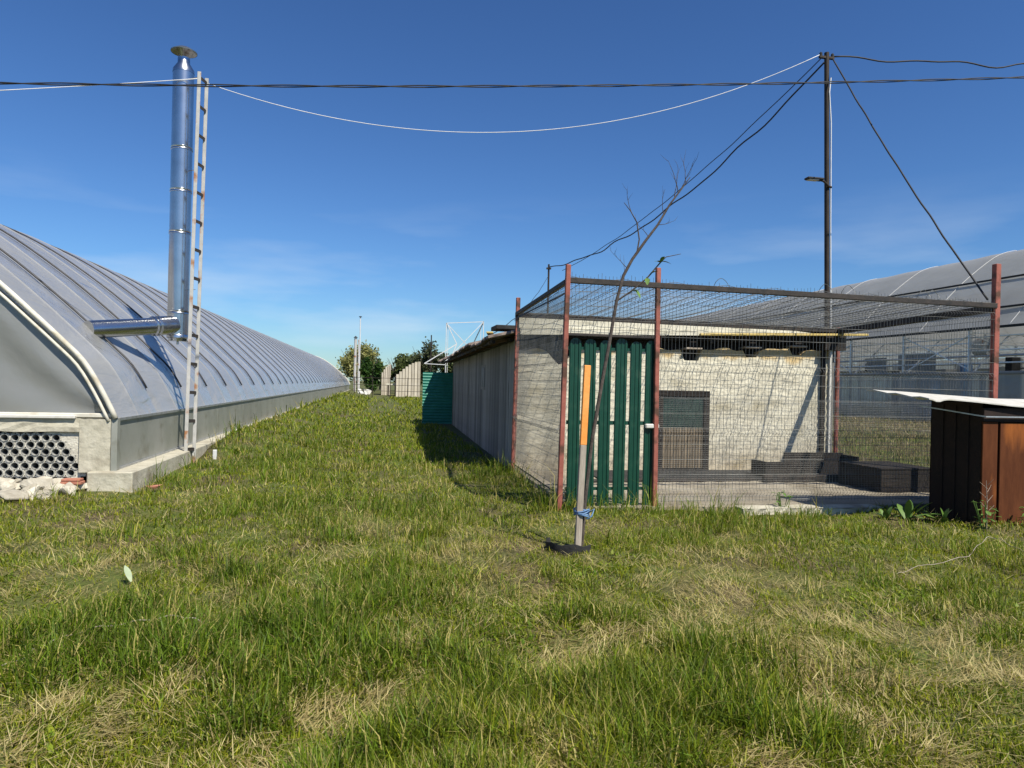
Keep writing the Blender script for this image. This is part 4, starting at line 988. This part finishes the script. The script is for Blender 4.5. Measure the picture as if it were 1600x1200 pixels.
def blades(px_, py_, pz_, az, tilt, ln, w, curl, col, name, mname):
    n = len(px_)
    dx, dy = np.cos(az), np.sin(az)
    st_, ct = np.sin(tilt), np.cos(tilt); t2 = np.clip(tilt + curl, 0, 2.2); s2, c2 = np.sin(t2), np.cos(t2)
    # mid and tip
    mx_, my_, mz_ = px_ + dx * st_ * ln * .55, py_ + dy * st_ * ln * .55, pz_ + ct * ln * .55
    tx_, ty_, tz_ = mx_ + dx * s2 * ln * .45, my_ + dy * s2 * ln * .45, mz_ + c2 * ln * .45
    tw = az + np.pi / 2 + rng.uniform(-.9, .9, n); wx, wy = np.cos(tw) * w / 2, np.sin(tw) * w / 2
    V = np.empty((n, 5, 3), np.float32)
    V[:, 0] = np.stack([px_ - wx, py_ - wy, pz_], 1); V[:, 1] = np.stack([px_ + wx, py_ + wy, pz_], 1)
    V[:, 2] = np.stack([mx_ + wx * .85, my_ + wy * .85, mz_], 1); V[:, 3] = np.stack([mx_ - wx * .85, my_ - wy * .85, mz_], 1)
    V[:, 4] = np.stack([tx_, ty_, tz_], 1)
    base = (np.arange(n) * 5)[:, None]
    loops = (base + np.array([0, 1, 2, 3, 3, 2, 4])[None]).astype(np.int32).ravel()
    starts = ((np.arange(n) * 7)[:, None] + np.array([0, 4])[None]).astype(np.int32).ravel()
    me = bpy.data.meshes.new(name); me.vertices.add(n * 5); me.vertices.foreach_set('co', V.ravel())
    me.loops.add(len(loops)); me.loops.foreach_set('vertex_index', loops)
    me.polygons.add(len(starts)); me.polygons.foreach_set('loop_start', starts)
    me.update(calc_edges=True); me.materials.append(M[mname])
    c4 = np.repeat(np.hstack([col, np.ones((n, 1))]), 5, 0).astype(np.float32)
    at_ = me.color_attributes.new('Col', 'FLOAT_COLOR', 'POINT'); at_.data.foreach_set('color', c4.ravel())
    me.validate()
    o = bpy.data.objects.new(name, me); COL.objects.link(o); return stuff(o)

# green tufts
NT = 62000
x, y, r = sample(NT, 1.8, 75, 1.55); ok = allowed(x, y)
d = dry_field(x, y)
keep = ok & (rng.random(NT) < np.clip(1.25 - sst(.50, .74, d) * 1.0, .2, 1)) & ~((y > 36) & (np.abs(x - .6) < 1.1)) & ~((x > 9.2) & (y > 8.6) & (rng.random(NT) < .8))
x, y, r, d = x[keep], y[keep], r[keep], d[keep]
lush = .5 + 1.25 * (vnoise(x, y, 1.1, 31) * .38 + vnoise(x, y, .36, 32) * .36 + vnoise(x, y, .13, 33) * .26 - .5)
nb = rng.integers(5, 13, len(x))
ti = np.repeat(np.arange(len(x)), nb); n = len(ti)
sp = .025 + .035 * rng.random(n) + .0035 * r[ti]
bx = x[ti] + rng.normal(0, 1, n) * sp; by = y[ti] + rng.normal(0, 1, n) * sp
ok = allowed(bx, by); ti, bx, by = ti[ok], bx[ok], by[ok]; n = len(ti)
lf_ = sst(.35, .72, lush[ti] + .16 * sst(8, 12, y[ti]) * np.exp(-((x[ti] + .5) / 2.6) ** 2)); dd = d[ti]
ln = (.045 + .17 * lf_ ** 1.9) * rng.uniform(.55, 1.35, n) * (1 - .35 * sst(.5, .75, dd))
edge = np.exp(-((by - 8.55) / .22) ** 2) * (bx > 2.0) * (bx < 8.9) + np.exp(-((bx + 3.15) / .12) ** 2) * (by > 10.4)
edge = edge + np.exp(-((bx - 2.25) / .2) ** 2) * (by > 8.5) * (by < 13)
ln = ln * (1 + 1.1 * edge)
wd_ = np.maximum(.0062, .0008 * r[ti]) * rng.uniform(.7, 1.4, n)
tuftaz = rng.uniform(0, 2 * np.pi, len(x))[ti]
az = tuftaz + rng.normal(0, 1.4, n); tilt = np.abs(rng.normal(.36, .38, n)); curl = np.abs(rng.normal(.6, .5, n))
ca, cb_, cc = np.array([.094, .158, .008]), np.array([.33, .325, .022]), np.array([.12, .195, .020])
k1 = np.clip(rng.normal(.35, .22, n) + .55 * (vnoise(bx, by, 2.3, 41) - .5) + .5 * (dd - .5) - .3 * (lf_ - .5), 0, 1)[:, None]
k2 = (rng.random(len(x))[ti] < .2)[:, None]
col = ca * (1 - k1) + cb_ * k1; col = np.where(k2, cc * (1 - .4 * k1) + cb_ * .4 * k1, col) * rng.uniform(.65, 1.3, (n, 1)) * rng.uniform(.68, 1.35, (len(x), 1))[ti]
yel = rng.random((n, 1)) < (.15 + .38 * sst(.5, .75, dd))[:, None]
col = np.where(yel, np.array([.46, .40, .13]) * rng.uniform(.7, 1.15, (n, 1)), col)
# short undergrowth and small broad leaves between the tufts
NU = 330000
ux, uy, ur = sample(NU, 1.8, 70, 1.35); ud = dry_field(ux, uy)
keep = allowed(ux, uy) & (rng.random(NU) < np.clip(1.05 - sst(.45, .75, ud), .2, 1) * (.55 + .45 * sst(4, 7, ur))) & ~((uy > 36) & (np.abs(ux - .6) < 1.1) & (rng.random(NU) < .6)) & ~((ux > 9.2) & (uy > 8.6)); ux, uy, ur, ud = ux[keep], uy[keep], ur[keep], ud[keep]; un = len(ux)
broad = (vnoise(ux, uy, .55, 71) > .62) & (rng.random(un) < .5) & (ur < 7)
uln = np.where(broad, rng.uniform(.03, .06, un), rng.uniform(.025, .075, un)); uw = np.where(broad, rng.uniform(.014, .028, un), rng.uniform(.004, .007, un)); uw = np.maximum(uw * 1.1, 0.00115 * ur); uln = np.maximum(uln, .005 * ur)
utilt = np.where(broad, rng.uniform(.7, 1.4, un), np.abs(rng.normal(.5, .35, un)))
uk = np.clip(rng.normal(.45, .25, (un, 1)) + .5 * (ud[:, None] - .5), 0, 1); ucol = (ca * (1 - uk) + cb_ * uk) * rng.uniform(.75, 1.35, (un, 1))
ucol = np.where(broad[:, None], ucol * np.array([.8, .95, 1.3]), ucol)
cat = np.concatenate
bz = gz(bx, by) - .008
blades(cat([bx, ux]), cat([by, uy]), cat([bz, gz(ux, uy) + .003]), cat([az, rng.uniform(0, 6.28, un)]), cat([tilt, utilt]), cat([ln, uln]), cat([wd_, uw]), cat([curl, rng.uniform(0, .7, un)]), cat([col, ucol]), 'grass', 'blade')

# dry straw lying in mats
NS = 230000
x, y, r = sample(NS, 1.8, 45, 1.5); d = dry_field(x, y)
keep = allowed(x, y) & (rng.random(NS) < np.clip(.30 + 1.0 * sst(.50, .70, d), 0, 1)); x, y, r, d = x[keep], y[keep], r[keep], d[keep]; n = len(x)
mataz = vnoise(x, y, .4, 51) * 9
az = mataz + rng.normal(0, .8, n); tilt = np.clip(rng.normal(1.3, .27, n), .4, 1.6); curl = rng.normal(.05, .25, n)
ln = rng.uniform(.04, .15, n); wd_ = np.maximum(.0042, .0007 * r) * rng.uniform(.7, 1.3, n)
c1_, c2_ = np.array([.64, .56, .27]), np.array([.28, .21, .08]); k1 = rng.random((n, 1))
col = (c1_ * k1 + c2_ * (1 - k1)) * rng.uniform(.75, 1.2, (n, 1))
blades(x, y, gz(x, y) + rng.uniform(.002, .05, n), az, tilt, ln, wd_, curl, col, 'dry_straw', 'blade')

# dry rough field between shed and right greenhouse
NS = 75000
x = rng.uniform(9.2, 26, NS); y = rng.uniform(7, 60, NS); ok = allowed(x, y); x, y = x[ok], y[ok]; n = len(x); r = np.hypot(x, y)
k1 = (rng.random((n, 1)) < np.clip(1.45 - vnoise(x, y, 2.2, 61) * 1.2, .3, .95)[:, None])
col = np.where(k1, np.array([.26, .21, .11]) * rng.uniform(.6, 1.3, (n, 1)), np.array([.10, .13, .03]) * rng.uniform(.7, 1.3, (n, 1)))
blades(x, y, gz(x, y), rng.uniform(0, 6.28, n), np.abs(rng.normal(.6, .4, n)), rng.uniform(.08, .26, n), np.maximum(.006, .0007 * r) * rng.uniform(.8, 1.4, n), rng.uniform(0, .6, n), col, 'rough_grass', 'blade')

# broad-leaved weeds at the foot of the run and the cabinet
def dock(x, y, h, nl, label, seed, w=.09):
    rd = random.Random(seed); t = thing('dock_plant', (x, y, float(gz(x, y))), label, 'weed')
    for i in range(nl):
        a_ = rd.uniform(0, 6.28); el = rd.uniform(.5, 1.35); d_ = (math.cos(a_) * math.cos(el), math.sin(a_) * math.cos(el), math.sin(el))
        leaf_mesh((x + rd.uniform(-.03, .03), y + rd.uniform(-.03, .03), float(gz(x, y)) - .01), d_, h * rd.uniform(.6, 1.1), w * rd.uniform(.7, 1.2), 'leaf_green', t, bend=.25)
dock(6.62, 7.75, .42, 9, 'dock plant with tall lance leaves beside the dark side of the cabinet', 1)
dock(6.95, 7.55, .28, 8, 'shorter dock plant growing against the cabinet corner', 2)
dock(6.4, 7.85, .22, 7, 'small dock plant at the end of the concrete kerb', 3, .07)
def bushy(x, y, h, nl, label, seed):
    rd = random.Random(seed); t = thing('leafy_weed', (x, y, float(gz(x, y))), label, 'weed'); mb = MB()
    for s_ in range(6):
        tx, ty = rd.uniform(-.12, .12), rd.uniform(-.08, .08); mb.tube([(x + tx * .3, y + ty * .3, 0), (x + tx, y + ty, h * rd.uniform(.7, 1))], .005, 5)
    mb.build('stems', 'leaf_green', t)
    for i in range(nl):
        a_ = rd.uniform(0, 6.28); z = h * rd.uniform(.15, 1); rr2 = .05 + .1 * rd.random()
        leaf_mesh((x + rr2 * .6 * math.cos(a_), y + rr2 * .6 * math.sin(a_), z), (math.cos(a_), math.sin(a_), rd.uniform(-.2, .5)), .075, .04, 'leaf_green', t)
bushy(7.15, 7.12, .34, 34, 'leafy weed in front of the cabinet corner', 11); bushy(7.75, 7.08, .26, 30, 'low leafy weed in front of the rusty doors', 12); bushy(5.35, 8.5, .25, 20, 'small dark weed sprouting at the wire mesh', 13)
ds = thing('dry_stalk', (7.16, 7.2, 0), 'dry branching weed stalk standing against the cabinet', 'weed')
m = MB(); m.tube([(7.2, 7.16, 0), (7.19, 7.15, .3), (7.16, 7.14, .58)], [.005, .004, .002], 5)
for i in range(9):
    z = .2 + .04 * i; a_ = i * 2.2; m.tube([(7.19, 7.15, z), (7.19 + .10 * math.cos(a_), 7.15 + .05 * math.sin(a_), z + .08)], [.003, .0015], 4)
m.build('stems', 'stake_wood', ds)

# litter in the grass
def smooth_line(pts, n=40):
    xs_ = [p[0] for p in pts]; out = []
    for u in np.linspace(0, len(pts) - 1.001, n):
        i = int(u); f = u - i; g4 = [Vector(pts[min(max(i + q, 0), len(pts) - 1)]) for q in (-1, 0, 1, 2)]
        out.append(.5 * (2 * g4[1] + (g4[2] - g4[0]) * f + (2 * g4[0] - 5 * g4[1] + 4 * g4[2] - g4[3]) * f * f + (3 * g4[1] - g4[0] - 3 * g4[2] + g4[3]) * f ** 3))
    return [Vector((p.x, p.y, float(gz(p.x, p.y)) + p.z + .008 * math.sin(i * 1.3))) for i, p in enumerate(out)]
o = MB(); o.tube(smooth_line([(-2.6, 3.6, .03), (-1.89, 4.12, .05), (-1.80, 4.35, .07), (-1.62, 4.52, .09), (-1.35, 4.58, .10), (-1.12, 4.61, .10), (-.98, 4.63, .04)]), .0032, 5)
o = o.build('plastic_strip', 'stake_wood', smooth=True); tag(o, 'thin pale plastic strip lying curved in the grass', 'string')
o = MB(); o.tube(smooth_line([(4.6, 5.5, .03), (4.84, 5.56, .06), (5.37, 5.62, .10), (5.85, 5.9, .12), (6.25, 6.15, .14), (6.2, 5.9, .10), (6.05, 5.5, .07), (5.6, 5.1, .02)]), .0028, 5)
o = o.build('dead_stem', 'stake_wood', smooth=True); tag(o, 'long dry bent stem lying on the grass before the cabinet', 'stem')
t = thing('pale_leaf', (-1.81, 5.86, .05), 'single pale broad leaf standing out of the grass', 'leaf')
leaf_mesh((-1.80, 5.84, .02), (-.35, .25, .75), .15, .055, 'pale_leaf', t, name='blade', bend=.1)
o = MB().box(-3.0, -2.93, 14.2, 14.26, .02, .22).build('white_marker', 'white_frame', bevel=.01); tag(o, 'short white plastic marker peg in the grass by the ladder foot', 'marker')
